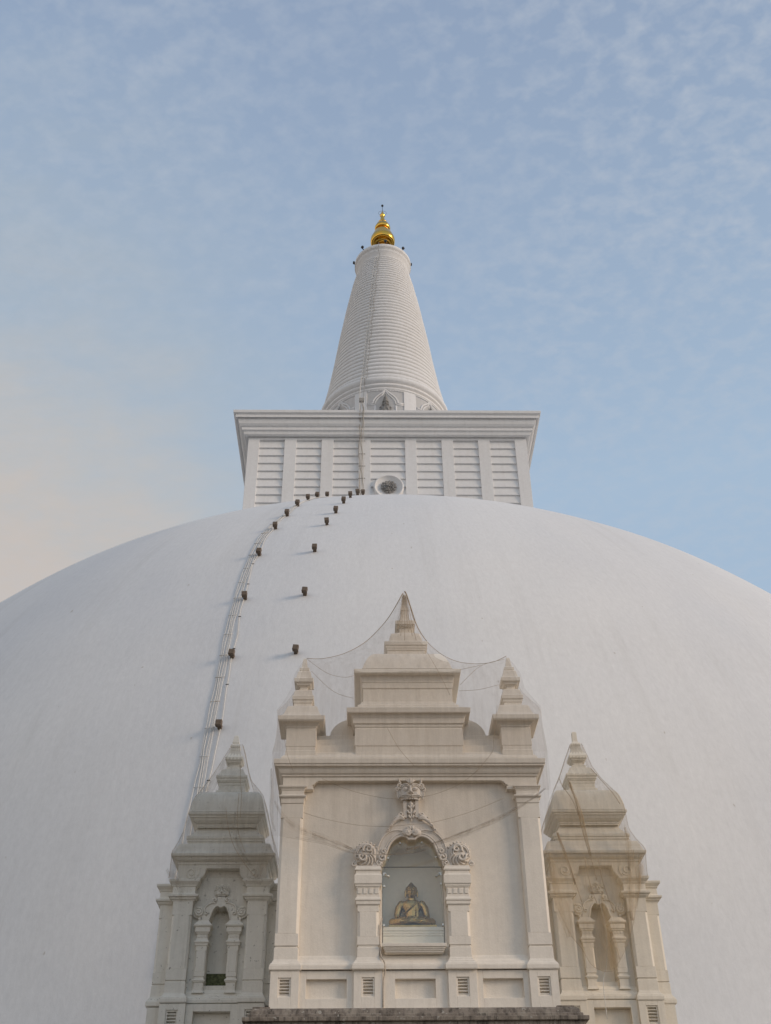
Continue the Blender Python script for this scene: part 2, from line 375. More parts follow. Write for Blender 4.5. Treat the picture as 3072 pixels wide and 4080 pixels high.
# drum with image niches
drum_p = [(5.12,55.2),(5.12,61.85),(5.22,61.90),(5.24,62.05),(5.13,62.08),(5.13,62.17),(5.32,62.22),(5.35,62.42),(5.23,62.45),(5.25,62.52),(5.44,62.58),(5.50,62.84),(5.50,63.02),(5.15,63.08),(5.15,63.2)]
drum = MB().lathe(AX, AY, drum_p, n=160).build('drum', M['white'], stupa)
def on_drum(ang, u, z, out):
    a = -math.pi/2 + ang + u/5.12
    return Vector((AX+(5.12+out)*math.cos(a), AY+(5.12+out)*math.sin(a), z))
for k in range(-2, 3):
    ang = k*2*math.pi/8
    mb = MB()
    # raised frame strips round the panel
    for u0, u1, z0, z1 in ((-2.05,-1.50,55.3,61.84),(1.50,2.05,55.3,61.84)):
        rows = []
        for zz, oo in ((z0,.09),(z1,.09)):
            rows.append([on_drum(ang,u0,zz,-.02)]+[on_drum(ang,u0+(u1-u0)*i/6,zz,oo) for i in range(7)]+[on_drum(ang,u1,zz,-.02)])
        mb.grid(rows, smooth=False)
    mb.build('panel_frame', M['white'], drum)
    mb = MB()
    for off, rr in ((0,.075),(.16,.06)):
        pts = []
        for u, z in ((-1.46,60.50-off),(-1.1,60.46-off),(-.98+off,60.50-off),(-.96+off,60.75-off),(-.80+off,61.05-off),(-.55+off*.8,61.3-off),(-.3+off*.5,61.5-off),(-.12,61.72-off),(0,61.86-off)):
            pts.append((u,z))
        full = pts + [(-u,z) for u, z in pts[-2::-1]]
        mb.tube([on_drum(ang,u,z,.03) for u, z in full], rr, n=6)
    for s in (-1,1):
        mb.tube([on_drum(ang,s*.84,z,.02) for z in (55.4,58,60.2)], .07, n=6)
    mb.build('niche_arch', M['white'], drum)
    mb = MB()   # row of hanging scallops below the moulding
    for i in range(-11,12):
        mb.ball(on_drum(ang,i*.128,61.80,.03), (.06,.06,.07), n=6, m=4)
    mb.build('scallop_trim', M['white'], drum)
    # crowned figure with joined hands
    mb = MB()
    c = lambda u, z, o: on_drum(ang,u,z,o)
    mb.tube([c(0,z,.12) for z in (57.6,58.3,59.0,59.5,59.75,59.85,60.0,60.02)], [.30,.36,.33,.40,.37,.24,.13,.12], n=12)
    mb.ball(c(0,60.23,.16), (.19,.2,.25)); 
    mb.tube([c(0,z,.15) for z in (60.36,60.42,60.5,60.55,60.68,60.72,60.86,60.9,61.05,61.25,61.34)], [.24,.27,.2,.23,.16,.19,.12,.15,.08,.05,.01], n=10)
    for s in (-1,1):
        mb.tube([c(s*.38,59.72,.12), c(s*.42,59.35,.2), c(s*.30,59.15,.38), c(s*.05,59.62,.50), c(s*.02,59.86,.50)], [.12,.11,.09,.07,.03], n=8)
        mb.ball(c(s*.22,60.2,.12), (.05,.05,.12), n=6, m=5)
        mb.ball(c(s*.37,59.85,.12), (.13,.13,.1), n=8, m=5)
    mb.build('guardian_figure', M['lead'], drum)

# ringed cone
rings = 42
def cone_r(z):
    pts = [(63.1,5.30),(64.0,5.16),(65.65,4.84),(68.9,4.36),(71.8,3.99),(76.1,3.36),(79.2,2.84),(81.45,2.36)]
    for (z0,r0),(z1,r1) in zip(pts, pts[1:]):
        if z <= z1: return r0+(r1-r0)*(z-z0)/(z1-z0)
    return pts[-1][1]
prof = [(5.2,63.05)]; zz = 63.15; H = 81.5-63.15
for i in range(rings):
    # rings grow thinner towards the top
    h = H/rings*(1.22-.44*i/(rings-1))
    for q in (.0,.12,.3,.5,.7,.88):
        z = zz+h*q; prof.append((cone_r(z)-.10+.16*math.sin(math.pi*q)**.6 if q else cone_r(z)-.15, z))
    zz += h
prof.append((2.25, zz))
MB().lathe(AX, AY, prof, n=128).build('ringed_cone', M['white'], stupa)
MB().lathe(AX, AY, [(2.1,81.25),(2.33,81.3),(2.36,81.5),(2.42,81.62),(2.42,81.78),(2.52,81.92),(2.56,82.1),(2.58,82.3),(2.68,82.36),(2.68,82.74),(2.6,82.82),(1.0,82.95)], n=96).build('collar', M['white'], stupa)
fin = MB().lathe(AX+.02, AY, [(.95,82.9),(.95,83.3),(.62,83.5),(.50,84.2),(.48,84.9),(.62,85.1),(.66,85.3),(.52,85.5),(.46,86.0),(.80,86.02),(1.0,85.92),(1.10,85.95),(1.17,86.10),(1.19,86.38),(1.17,86.62),(1.08,86.75),(1.02,87.0),(.90,87.35),(.80,87.62),(.72,87.72),(.55,87.76),(.40,87.82),(.36,88.02),(.56,88.02),(.66,87.97),(.73,88.02),(.77,88.2),(.76,88.38),(.68,88.48),(.62,88.72),(.47,88.96),(.36,89.0),(.36,89.06),(.43,89.1),(.43,89.18),(.30,89.28),(.235,89.42),(.21,89.7),(.185,89.98),(.17,90.1),(.25,90.18),(.26,90.3),(.18,90.42),(.14,90.62),(.06,90.85),(.03,90.9)], n=64).build('gilded_pinnacle', M['gold'], stupa)
MB().tube([(AX+.02,AY,90.8),(AX+.02,AY,91.75)], .022).ball((AX+.02,AY,91.8), .125).build('lightning_rod', M['dark'], fin)
mb = MB(); mb.tube([(AX+.02+.40*math.cos(t*math.pi/18), AY+.1*math.sin(t*math.pi/18), 90.62+.48*math.sin(t*math.pi/18)) for t in range(37)], .012, n=6, cap=False)
mb.build('wire_ring', M['dark'], fin)

# five small floodlights standing round the collar
spots = [(-.45,68.0,'far left on the collar, just below the golden pinnacle'),(3.31,68.09,''),(-1.25,69.85,''),(4.09,70.01,''),(1.66,67.25,'')]
lab = ['small dark lamp on the collar rim, upper left beside the golden pinnacle','small dark lamp on the collar rim, upper right beside the golden pinnacle','small dark lamp jutting from the left edge of the collar','small dark lamp jutting from the right edge of the collar','small brown lamp on the collar in front of the golden bulb']
for (x, y, _), l in zip(spots, lab):
    e = empty('collar_lamp', (x,y,82.85)); tag(e, l, 'lamp', 'lamps on the collar below the pinnacle')
    d = Vector((x-AX, y-AY, 0)).normalized()
    b0 = Vector((x,y,82.8))
    MB().tube([b0-d*.12, b0+d*.02, b0+d*.02+Vector((0,0,.16))], .05, n=8).build('bracket', M['dark'], e)
    h0 = b0+d*.06+Vector((0,0,.2))
    MB().tube([h0-d*.10, h0-d*.06, h0+d*.06, h0+d*.10], [.09,.14,.15,.11], n=12).build('lamp_head', M['dark'], e)

# ------------------------------------------------------------------ stone blocks up the dome
left_row = [(-4.74,17.15),(-4.70,20.40),(-4.63,23.78),(-4.46,27.18),(-4.07,29.96),(-3.71,31.71),(-3.37,33.38),(-3.0,35.1),(-2.62,36.35),(-2.15,37.15)]
right_row = [(-2.47,20.40),(-2.35,23.76),(-2.16,27.14),(-1.79,29.96),(-1.45,31.58),(-1.14,33.26),(-.86,34.9),(-.52,36.3),(-.24,37.2)]
ordn = ['lowest','second','third','fourth','fifth','sixth','seventh','eighth','ninth','topmost']
proto = None
for row, nm in ((left_row,'left'),(right_row,'right')):
    for i, (x, z) in enumerate(row):
        sl_ = (dome_r(z-.1)-dome_r(z+.1))/.2; z -= .20/math.sqrt(1+sl_*sl_); x += .02
        r = dome_r(z); y = AY - math.sqrt(max(0, r*r-(x-AX)**2))
        n = Vector(((x-AX), (y-AY), 0)); 
        dz = (dome_r(z-.1)-dome_r(z+.1))/.2
        nn = Vector((n.x/r, n.y/r, dz)).normalized()
        if proto is None:
            proto = empty('step_block', (0,0,0))
            # stem into the plaster and a wider rough head; local -y points out
            a = MB().loft(0, 0, [(.085,.10,-.25),(.095,.11,.12),(.09,.10,.22)]).build('stem', M['block'], proto, bevel=.012)
            h = MB().loft(0, 0, [(.10,.11,.20),(.135,.145,.235),(.14,.15,.42),(.125,.135,.445)]).build('head', M['block'], proto, bevel=.012)
            e = proto; kids = list(proto.children)
        else:
            e = proto.copy(); col.objects.link(e)
            for c in kids:
                c2 = c.copy(); col.objects.link(c2); c2.parent = e
        e.location = (x, y, z); e.scale = (.72,.72,.76)
        out = (nn*.45 + Vector((0,-1,0))*.55).normalized()
        e.rotation_euler = out.to_track_quat('Z','Y').to_euler()
        e.rotation_euler.rotate_axis('Z', rnd.uniform(-.15,.15))
        last = len(row)-1
        if nm == 'left':
            wh = 'lowest block of the left row, beside the cables, above the left shrine tip' if i == 0 else ('topmost block of the left row, standing against the square chamber' if i == last else f'{ordn[i]} block from the bottom of the left row, beside the white cables')
        else:
            wh = 'lowest block of the right row, left of the draped central net' if i == 0 else ('topmost block of the right row, at the foot of the chamber cable' if i == last else f'{ordn[i]} block from the bottom of the right row, away from the cables')
        tag(e, 'brown stone ' + wh if len(wh.split()) < 14 else wh, 'step block', 'brown stone blocks stepping up the dome')
        for c in e.children: 
            pass

# ------------------------------------------------------------------ cables
def dome_pt(x, z, lift=.03):
    r = dome_r(z)+lift
    return Vector((x, AY-math.sqrt(max(0,r*r-(x-AX)**2)), z+lift*.5))
path = [(-5.30,9.0),(-5.28,11.0),(-5.25,13.3),(-5.22,15.3),(-5.20,16.2),(-5.16,17.2),(-5.12,18.6),(-5.11,20.2),(-5.10,21.6),(-5.08,22.6),(-5.03,24.0),(-4.98,25.1),(-4.88,26.7),(-4.80,27.7),(-4.66,28.9),(-4.42,30.1),(-4.12,31.0),(-3.84,31.85),(-3.62,32.9),(-3.33,34.2),(-2.95,35.5),(-2.5,36.6),(-1.6,37.6),(-.8,38.1)]
def interp(path, z):
    for (x0,z0),(x1,z1) in zip(path, path[1:]):
        if z0 <= z <= z1: return x0+(x1-x0)*(z-z0)/(z1-z0)
    return path[-1][0]
run = empty('cable_run', (-5.3,31.0,9.0)); tag(run, 'bundle of thin white cables clipped in parallel down the left of the dome', 'cable')
zs = [9+ i*.55 for i in range(54)]
for k in range(4):
    pts = []
    for z in zs:
        if z > 38: break
        wob = .015*math.sin(z*1.7+k*2)+.01*math.sin(z*4.1+k)
        sp = .082 if z < 31 else .065
        fan = max(0, (15.6-z))*.05*(k==0)
        x = interp(path, z)+k*sp+wob-fan
        pts.append(dome_pt(x, z, .035+.01*(k%2)))
    MB().tube(pts, .015, n=6).build('cable', M['cable'], run)
z = 10.2
while z < 30.5:
    x = interp(path, z)
    MB().tube([dome_pt(x-.05,z,.055), dome_pt(x+.29,z,.055)], .010, n=6).build('cable_clip', M['cable_brown'] if int(z*3)%3 == 0 else M['cable'], run)
    z += 1.12
pts = []; stray = empty('stray_cable', (-4.6,33,11)); tag(stray, 'single loose white cable hanging beside the clipped cable bundle', 'cable')
bx = [(-4.95,12.5),(-4.88,14.5),(-4.72,16.3),(-4.68,18.0),(-4.72,19.9),(-4.64,21.2),(-4.70,23.0),(-4.62,24.4),(-4.66,26.0),(-4.45,27.2),(-4.38,28.6),(-4.1,30.0)]
z = 12.5
while z < 30:
    pts.append(dome_pt(interp(bx,z)+.015*math.sin(z*3), z, .035)); z += .4
MB().tube(pts, .018, n=6).build('cable', M['cable'], stray)
for z in (14.9,16.9,18.8,20.6,22.4,24.6,26.2):
    x = interp(bx,z); MB().tube([dome_pt(x-.05,z,.05), dome_pt(x+.05,z,.05)], .017, n=6).build('cable_clip', M['dark'], stray)

clad = empty('chamber_cable', (-.4,59.8,47)); tag(clad, 'rusty bundled cables running up the front of the square chamber', 'cable')
HC = [(-.40,55.45,58.80),(-.36,55.0,58.78),(-.33,54.3,58.85),(-.36,53.9,59.1),(-.38,53.45,59.35),(-.42,52.9,59.5),(-.45,52.4,59.85),(-.40,50.,59.9),(-.36,48.,59.9),(-.32,44.,59.9),(-.32,41.5,59.9)]
for k, (dx, m, rr) in enumerate(((-.14,'cable_brown',.022),(-.05,'cable',.022),(.03,'cable_brown',.022),(.13,'cable',.022))):
    P = []
    for (x0,z0,y0),(x1,z1,y1) in zip(HC, HC[1:]):
        for i in range(5):
            u = i/5; z = z0+(z1-z0)*u
            P.append((x0+(x1-x0)*u+dx+.035*math.sin(z*2.3+k*1.9)+.02*math.sin(z*6+k), y0+(y1-y0)*u-.03*k, z))
    MB().tube(P, rr, n=6).build('cable', M[m], clad)
for z in (52.2,51.0,49.9,48.8,47.7):
    MB().box(-.62,-.14,59.84,59.87,z,z+.06).build('cable_clip', M['wire'], clad)
MB().box(-.60,-.22,58.68,58.9,55.05,55.32).build('junction_box', M['wire'], clad)

slad = empty('cone_cable', (-.3,64.7,63)); tag(slad, 'thin cable ladder and grey wire climbing the ringed cone', 'cable')
def cone_pt(x, z, lift=.08):
    r = (cone_r(z) if z > 63.15 else 5.5)+lift
    return Vector((x, AY-math.sqrt(max(0,r*r-(x-AX)**2)), z))
def fx(z0, x0): # convert from the measuring plane y=66
    x = x0; z = z0
    for _ in range(6):
        r = (cone_r(z) if z > 63.15 else 5.5)+.08; y = AY-math.sqrt(max(0,r*r-(x-AX)**2)); x = x0*y/66; z = 1.6+(z0-1.6)*y/66
    return x, z
LP = [fx(z,x) for x, z in ((.91,80.88),(.77,78.95),(.54,76.8),(.36,74.19),(.18,71.66),(.06,69.82),(-.07,68.25),(-.15,66.83),(-.27,65.44),(-.39,63.96))]
LP = sorted([(x,z) for x, z in LP], key=lambda q: q[1])
zz = [LP[0][1]+i*.25 for i in range(int((81.3-LP[0][1])/.25)+1)]
for s in (-.11,.11):
    MB().tube([cone_pt(interp(LP,z)+s, z) for z in zz], .022, n=6).build('ladder_rail', M['cable'], slad)
mb = MB()
for z in zz[1::2]: mb.tube([cone_pt(interp(LP,z)-.13,z,.09), cone_pt(interp(LP,z)+.13,z,.09)], .02, n=5)
mb.build('ladder_rung', M['cable'], slad)
P = [cone_pt(interp(LP,z)+.28+.05*math.sin(z*2.1)+.03*math.sin(z*5.3), z, .12) for z in zz]
P = [Vector((-.30,64.85,55.6)), Vector((-.30,64.85,58.5)), Vector((-.28,64.80,61.5)), Vector((-.22,64.62,62.9))] + P + [Vector((1.0,67.25,82.0)), Vector((1.05,67.3,82.9))]
MB().tube(P, .021, n=6).build('cable', M['wire'], slad)
MB().tube([Vector((-.62,64.85,55.6)), Vector((-.62,64.85,60)), Vector((-.60,64.80,61.6)), Vector((-.5,64.62,62.9)), cone_pt(-.4,63.5)], .03, n=6).build('cable', M['cable'], slad)

# ------------------------------------------------------------------ carved ornament helpers
def spiral_pts(cx, cz, y, r0, turns, a0, flip=1, r1=.12, n=40, dy=-.02):
    P = []
    for i in range(n+1):
        u = i/n; r = r0*((1-u)+r1*u); a = a0+2*math.pi*turns*u
        P.append((cx+flip*r*math.cos(a), y+dy*u, cz+r*math.sin(a)))
    return P
def scroll_ornament(cx, cz, y, s, flip, mat, parent):
    """coiled beast scroll: disc, coil, plumes and small curls; s = radius"""
    mb = MB()
    mb.ball((cx,y+.03,cz), (s*.98,.11,s*.98), n=24, m=10)
    mb.tube(spiral_pts(cx,cz,y-.05,s*.90,.62,R(-20),flip,.62), [s*.05+s*.07*math.sin(math.pi*i/40) for i in range(41)], n=7)
    mb.tube(spiral_pts(cx+flip*s*.05,cz,y-.07,s*.70,.55,R(0),flip,.62), [s*.03+s*.06*math.sin(math.pi*i/40) for i in range(41)], n=6)
    mb.tube(spiral_pts(cx-flip*s*.12,cz+s*.34,y-.08,s*.42,1.25,R(-30),flip,.15), [s*.12*(1-.5*i/40) for i in range(41)], n=7)
    mb.tube(spiral_pts(cx+flip*s*.25,cz-s*.30,y-.09,s*.36,1.1,R(150),-flip,.2), [s*.11*(1-.4*i/40) for i in range(41)], n=7)
    for k in range(7):      # plumes fanning over the lower half
        a = R(195+k*24)
        P = []
        for i in range(9):
            u = i/8; rr = s*(.28+.68*u); aa = a+.55*u*u
            P.append((cx+flip*rr*math.cos(aa), y-.10+.07*u, cz+rr*math.sin(aa)))
        mb.tube(P, [s*.045+s*.045*math.sin(math.pi*i/8) for i in range(9)], n=6)
    for k in range(9):      # beaded crest
        a = R(20+k*18); mb.ball((cx+flip*s*.96*math.cos(a), y-.02, cz+s*.96*math.sin(a)), s*.10, n=8, m=6)
    # small curls on both sides
    mb.tube(spiral_pts(cx+flip*s*1.05,cz-s*.78,y-.02,s*.24,1.3,R(90),flip,.1), s*.08, n=6)
    mb.tube(spiral_pts(cx-flip*s*1.0,cz-s*.72,y-.02,s*.25,1.3,R(60),-flip,.1), s*.08, n=6)
    mb.tube(spiral_pts(cx-flip*s*1.28,cz-s*.28,y-.03,s*.32,1.2,R(120),-flip,.2), s*.10, n=6)
    mb.tube(spiral_pts(cx-flip*s*1.38,cz+s*.22,y-.02,s*.24,1.2,R(20),-flip,.2), s*.08, n=6)
    return mb.build('scroll_ornament', mat, parent)
def face_mask(cx, cz, y, s, mat, parent, simple_=False):
    """grinning guardian face with bulging eyes, curled mane and a leafy crest; s = half height"""
    mb = MB()
    # skull and cheeks, jaw cut straight below the lip
    rows = []
    for i in range(15):
        v = -1+2*i/14
        row = []
        for j in range(21):
            u = -1+2*j/20
            w = .80*(1-.16*max(0,v)**2-.10*max(0,-v)**3)
            x = u*w; zz = v*.66
            bul = max(0, 1-u*u)**.5*.34
            bul += .09*math.exp(-((abs(u)-.62)**2)/.04-((v+.35)**2)/.12)   # cheeks
            bul -= .07*math.exp(-((abs(u)-.46)**2)/.05-((v-.22)**2)/.06)   # eye hollows
            bul *= (1-.55*max(0,v)**4)
            row.append((cx+x*s, y-bul*s, cz+zz*s))
        rows.append(row)
    mb.grid(rows)
    for f in (-1, 1):
        mb.ball((cx+f*.36*s, y-.31*s, cz+.16*s), (.17*s,.12*s,.13*s), n=12, m=8)
        # double brow, lids
        for k, (dz, rr) in enumerate(((.0,.045),(.12,.05))):
            P = [(cx+f*(.10+.09*i*.95)*s, y-(.40-.03*i)*s, cz+(.28+dz+.17*math.sin(math.pi*(i/7)))*s) for i in range(8)]
            mb.tube(P, rr*s, n=6)
        mb.tube([(cx+f*(.36-.18*math.cos(a))*s, y-.37*s, cz+(.15-.14*math.sin(a))*s) for a in [i*math.pi/8 for i in range(9)]], .03*s, n=5)
        # nostrils
        mb.ball((cx+f*.13*s, y-.48*s, cz-.20*s), (.10*s,.11*s,.075*s), n=10, m=7)
        # upper lip curling down and out
        P = [(cx+f*u*s, y-(.44-.18*u)*s, cz+(-.43+.10*math.sin(u*3.0)-.42*max(0,u-.55)**1.2)*s) for u in (0,.12,.26,.40,.54,.66,.74,.78)]
        mb.tube(P, [.06*s]*5+[.055*s,.05*s,.04*s], n=7)
        P = [(cx+f*u*s, y-(.38-.16*u)*s, cz+(-.53+.10*math.sin(u*3.0)-.42*max(0,u-.55)**1.2)*s) for u in (0,.12,.26,.40,.54,.66,.74)]
        mb.tube(P, .05*s, n=6)
        # teeth
        for u in (.10,.26): mb.ball((cx+f*u*s, y-.33*s, cz-.60*s), (.05*s,.05*s,.08*s), n=6, m=5)
        # ears and curled mane
        mb.tube([(cx+f*(.86+.14*math.sin(a))*s, y-.08*s, cz+(-.15+.40*math.cos(a))*s) for a in [i*math.pi/9 for i in range(10)]], .055*s, n=6)
        mb.ball((cx+f*.84*s, y-.02*s, cz-.15*s), (.15*s,.10*s,.34*s), n=10, m=7)
        mb.tube(spiral_pts(cx+f*.80*s, cz+.46*s, y-.12*s, .25*s, 1.4, R(200), f, .12), .075*s, n=6)
        mb.tube(spiral_pts(cx+f*.98*s, cz+.22*s, y-.10*s, .17*s, 1.2, R(250), f, .12), .06*s, n=6)
        mb.tube([(cx+f*.70*s,y-.1*s,cz+.66*s),(cx+f*.84*s,y-.12*s,cz+.80*s),(cx+f*.82*s,y-.14*s,cz+.98*s),(cx+f*.94*s,y-.12*s,cz+1.04*s)], [.09*s,.08*s,.05*s,.02*s], n=6)
        # leafy crest
        for k, (dx, dz) in enumerate(((.10,1.02),(.24,.98),(.40,.90))):
            mb.tube([(cx+f*.03*s,y-.30*s,cz+.52*s),(cx+f*dx*.5*s,y-.34*s,cz+.74*s),(cx+f*dx*s,y-.26*s,cz+dz*s)], [.05*s,.07*s,.02*s], n=6)
    mb.tube([(cx,y-.42*s,cz+.36*s),(cx,y-.48*s,cz+.1*s),(cx,y-.58*s,cz-.10*s),(cx,y-.60*s,cz-.22*s)], [.07*s,.08*s,.11*s,.08*s], n=9)
    mb.tube([(cx,y-.30*s,cz+.5*s),(cx,y-.36*s,cz+.78*s),(cx,y-.26*s,cz+1.06*s)], [.06*s,.09*s,.02*s], n=6)
    mb.ball((cx,y,cz+.35*s), (.78*s,.18*s,.42*s), n=20, m=10)
    return mb.build('face_mask', mat, parent)
def leafy_spray(mb, cx, cz, y, s, f):
    """acanthus spray sweeping outward and down from the neck of the arch"""
    mb.tube(spiral_pts(cx+f*.22*s, cz+.30*s, y-.03, .20*s, 1.2, R(200), f, .15), .055*s, n=6)
    for k, (ex, ez, bow) in enumerate(((.95,-.62,.28),(.78,-.36,.26),(.62,-.12,.22),(.52,.10,.16))):
        P = []
        for i in range(8):
            u = i/7
            P.append((cx+f*(.05+ex*u)*s, y-.05+.03*u, cz+(.02+ez*u+bow*math.sin(math.pi*u))*s))
        mb.tube(P, [.05*s+.05*s*math.sin(math.pi*i/7) for i in range(8)], n=6)
        mb.tube(spiral_pts(P[-1][0], P[-1][2], y-.04, .09*s, 1.1, R(120), f, .2, n=18), .035*s, n=5)

def grille(cx, z0, z1, y, hw, mat, parent):
    """sunk vent with five rounded louvres"""
    mb = MB()
    t = .028
    mb.box(cx-hw-t, cx-hw, y, y+.10, z0, z1).box(cx+hw, cx+hw+t, y, y+.10, z0, z1)
    mb.box(cx-hw-t, cx+hw+t, y, y+.10, z1, z1+t).box(cx-hw-t, cx+hw+t, y, y+.10, z0-t, z0)
    mb.box(cx-hw-t, cx+hw+t, y+.085, y+.11, z0-t, z1+t)
    n = 5; h = (z1-z0)/n
    for i in range(n):
        zc = z0+h*(i+.42)
        pr = [(y+.084,zc-.5*h),(y+.03,zc-.42*h),(y+.006,zc-.30*h),(y+.004,zc-.12*h),(y+.03,zc+.06*h),(y+.084,zc+.14*h)]
        a = [mb.bm.verts.new((cx-hw,yy,z)) for yy, z in pr]; b = [mb.bm.verts.new((cx+hw,yy,z)) for yy, z in pr]
        for k in range(len(pr)-1): mb.bm.faces.new((a[k],a[k+1],b[k+1],b[k])).smooth = True
    return mb.build('vent_grille', mat, parent)
def frame_plate(x0, x1, z0, z1, y0, y1, holes):
    """flat plate with rectangular openings cut right through (holes sorted by x)"""
    mb = MB(); x = x0
    for hx0, hx1, hz0, hz1 in holes:
        mb.box(x, hx0, y0, y1, z0, z1)
        mb.box(hx0, hx1, y0, y1, z0, hz0).box(hx0, hx1, y0, y1, hz1, z1)
        x = hx1
    mb.box(x, x1, y0, y1, z0, z1)
    return mb

def sym(cx, half):
    """mirror a half outline given as (dx, z) from right foot up to the crown"""
    return [(cx+dx, z) for dx, z in half] + [(cx-dx, z) for dx, z in half[::-1] if abs(dx) > 1e-6]

# ------------------------------------------------------------------ central shrine
CX = .92
shrine = empty('shrine_tower', (CX, 22.95, 5.9))
tag(shrine, 'tall central cream shrine tower with arched niche and stepped pinnacled roof', 'shrine tower')
arch_half = [(.617,8.99),(.604,9.073),(.549,9.17),(.52,9.235),(.493,9.30),(.466,9.375),(.43,9.445),(.39,9.49),(.35,9.526),(.30,9.56),(.254,9.578),(.21,9.59),(.175,9.588),(.135,9.577),(.103,9.558),(.075,9.525),(.060,9.518)]
NCX = .93
inner = sym(NCX, arch_half)          # right foot -> crown -> left foot
# wall with the niche cut in it
x0, x1, zt, zb = CX-2.55, CX+2.55, 10.86, 6.98
wall_pts = [(x0,zb),(NCX-.617,zb),] 
wall_pts = [(x0,6.9),(NCX-.617,6.9),(NCX-.617,8.99)] + [p for p in inner[::-1]][1:-1] + [(NCX+.617,8.99),(NCX+.617,6.9),(x1,6.9),(x1,zt),(x0,zt)]
MB().prism(wall_pts, 22.16, 22.98).build('wall', M['cream'], shrine)
mb = MB()
mb.box(CX-2.55, CX+2.55, 22.98, 24.0, 6.9, 10.86)
mb.box(CX-2.6, CX+2.6, 22.12, 24.0, 0.0, 6.9)
mb.box(NCX-.617, NCX+.617, 22.165, 22.98, 6.9, 7.46)
mb.build('core', M['cream'], shrine)
# green painted lining of the niche
mb = MB()
lin = sym(NCX, [(dx-.006, z-.006 if z > 9 else z) for dx, z in [(.617,7.47)]+arch_half])
a = [mb.bm.verts.new((x,22.20,z)) for x, z in lin]; b = [mb.bm.verts.new((x,22.78,z)) for x, z in lin]
for i in range(len(lin)-1): mb.bm.faces.new((a[i],a[i+1],b[i+1],b[i]))
mb.bm.faces.new(b)
mb.build('niche_lining', M['teal'], shrine)
# altar shelf in the niche: stepped front
MB().loft(NCX, 22.56, [(.602,.33,7.465),(.602,.33,7.66),(.602,.345,7.668),(.602,.345,7.70),(.602,.355,7.71),(.602,.355,7.75),(.602,.37,7.76),(.602,.37,7.83)]).build('altar_shelf', M['shelf'], shrine, bevel=.006)
# sill below the glass
MB().loft(NCX, 22.2, [(.555,.20,7.285),(.565,.22,7.30),(.565,.22,7.318),(.582,.24,7.326),(.582,.24,7.345),(.598,.26,7.353),(.598,.26,7.378),(.620,.285,7.388),(.622,.29,7.445),(.60,.27,7.452)]).build('sill', M['cream'], shrine, bevel=.004)
# glass in two panes
gl = sym(NCX, [(dx-.008, z) for dx, z in [(.62,9.012)]+arch_half[1:]])
ob = MB().prism(gl, 22.185, 22.193).build('glass_pane', M['glass'], shrine)
ob2 = MB().box(NCX-.61, NCX+.61, 22.180, 22.188, 7.47, 9.006).build('glass_pane', M['glass'], shrine)
MB().box(NCX-.606, NCX+.606, 22.176, 22.192, 9.004, 9.013).build('joint', M['dark'], ob2)
for dx, z in ((-.24,9.50),(.21,9.51),(-.49,9.19),(.50,9.21),(-.575,8.62),(.575,8.66),(-.585,7.85),(.585,7.86)):
    MB().box(NCX+dx-.022, NCX+dx+.022, 22.15, 22.18, z-.022, z+.022).build('glass_clip', M['clip'], shrine, bevel=.006)
for s in (-1, 1):       # hinged brackets across the joint
    mb = MB(); mb.box(NCX+s*.56-.03, NCX+s*.56+.03, 22.155, 22.18, 8.83, 8.89); mb.tube([(NCX+s*.555,22.16,8.86),(NCX+s*.47,22.14,8.80)], .018, n=6)
    mb.build('glass_clip', M['clip'], shrine)
# frieze with stepped lower corners
fr = [(CX-2.692,10.67),(CX-2.09,10.67),(CX-2.05,10.705),(CX-2.02,10.705),(CX-2.02,10.735),(CX-1.995,10.735),(CX-1.995,10.765),(CX-1.97,10.765),(CX-1.95,10.782),(CX-1.92,10.79)]
fr = fr + [(2*CX-x, z) for x, z in fr[::-1]] + [(CX+2.692,10.90),(CX-2.692,10.90)]
MB().prism(fr, 22.0, 22.2).build('frieze', M['cream'], shrine, bevel=.006)
MB().box(CX-2.68, CX+2.68, 22.2, 24.0, 10.6, 10.90).build('lintel', M['cream'], shrine)
# great cornice
Yc, D = 23.0, 1.69
cor = conv([(2.70,10.875),(2.728,10.895),(2.730,10.925),(2.745,10.94),(2.765,10.96),(2.785,11.0),(2.805,11.06),(2.825,11.09),(2.885,11.13),(2.886,11.165),(2.913,11.19),(2.919,11.296)], Yc, D, 22.)
cor += [(cor[-1][0]-.10, cor[-1][1]-.10, cor[-1][2]+.03)]
MB().loft(CX, Yc, cor).build('cornice', M['cream'], shrine, bevel=.008)
# stepped base on top of the cornice
mb = MB()
mb.loft(CX, Yc, [(2.76,1.05,11.22),(2.76,1.05,11.30),(2.72,1.01,11.36),(2.67,.97,11.40),(2.66,.96,11.45)])
mb.build('roof_base', M['cream'], shrine, bevel=.006)
mb = MB()
mb.box(CX-2.35, CX+2.35, 22.16, 23.8, 11.43, 11.66).box(CX-2.3, CX+2.3, 22.24, 23.7, 11.66, 11.84).box(CX-2.2, CX+2.2, 22.42, 23.6, 11.84, 12.02)
mb.build('parapet', M['cream'], shrine, bevel=.008)
for s in (-1, 1):       # half-round shoulders against the tower
    c = CX+s*1.22; pts = [(c, 12.0)]
    n = 14
    arc = [(c+s*.52*math.cos(math.pi/2*i/n), 12.0+.45*math.sin(math.pi/2*i/n)) for i in range(n+1)]
    pts = [(c,11.9)] + [(c+s*.52,11.9)] + arc
    if s < 0: pts = pts[::-1]
    MB().prism(pts, 22.5, 22.9).build('half_round', M['cream'], shrine)
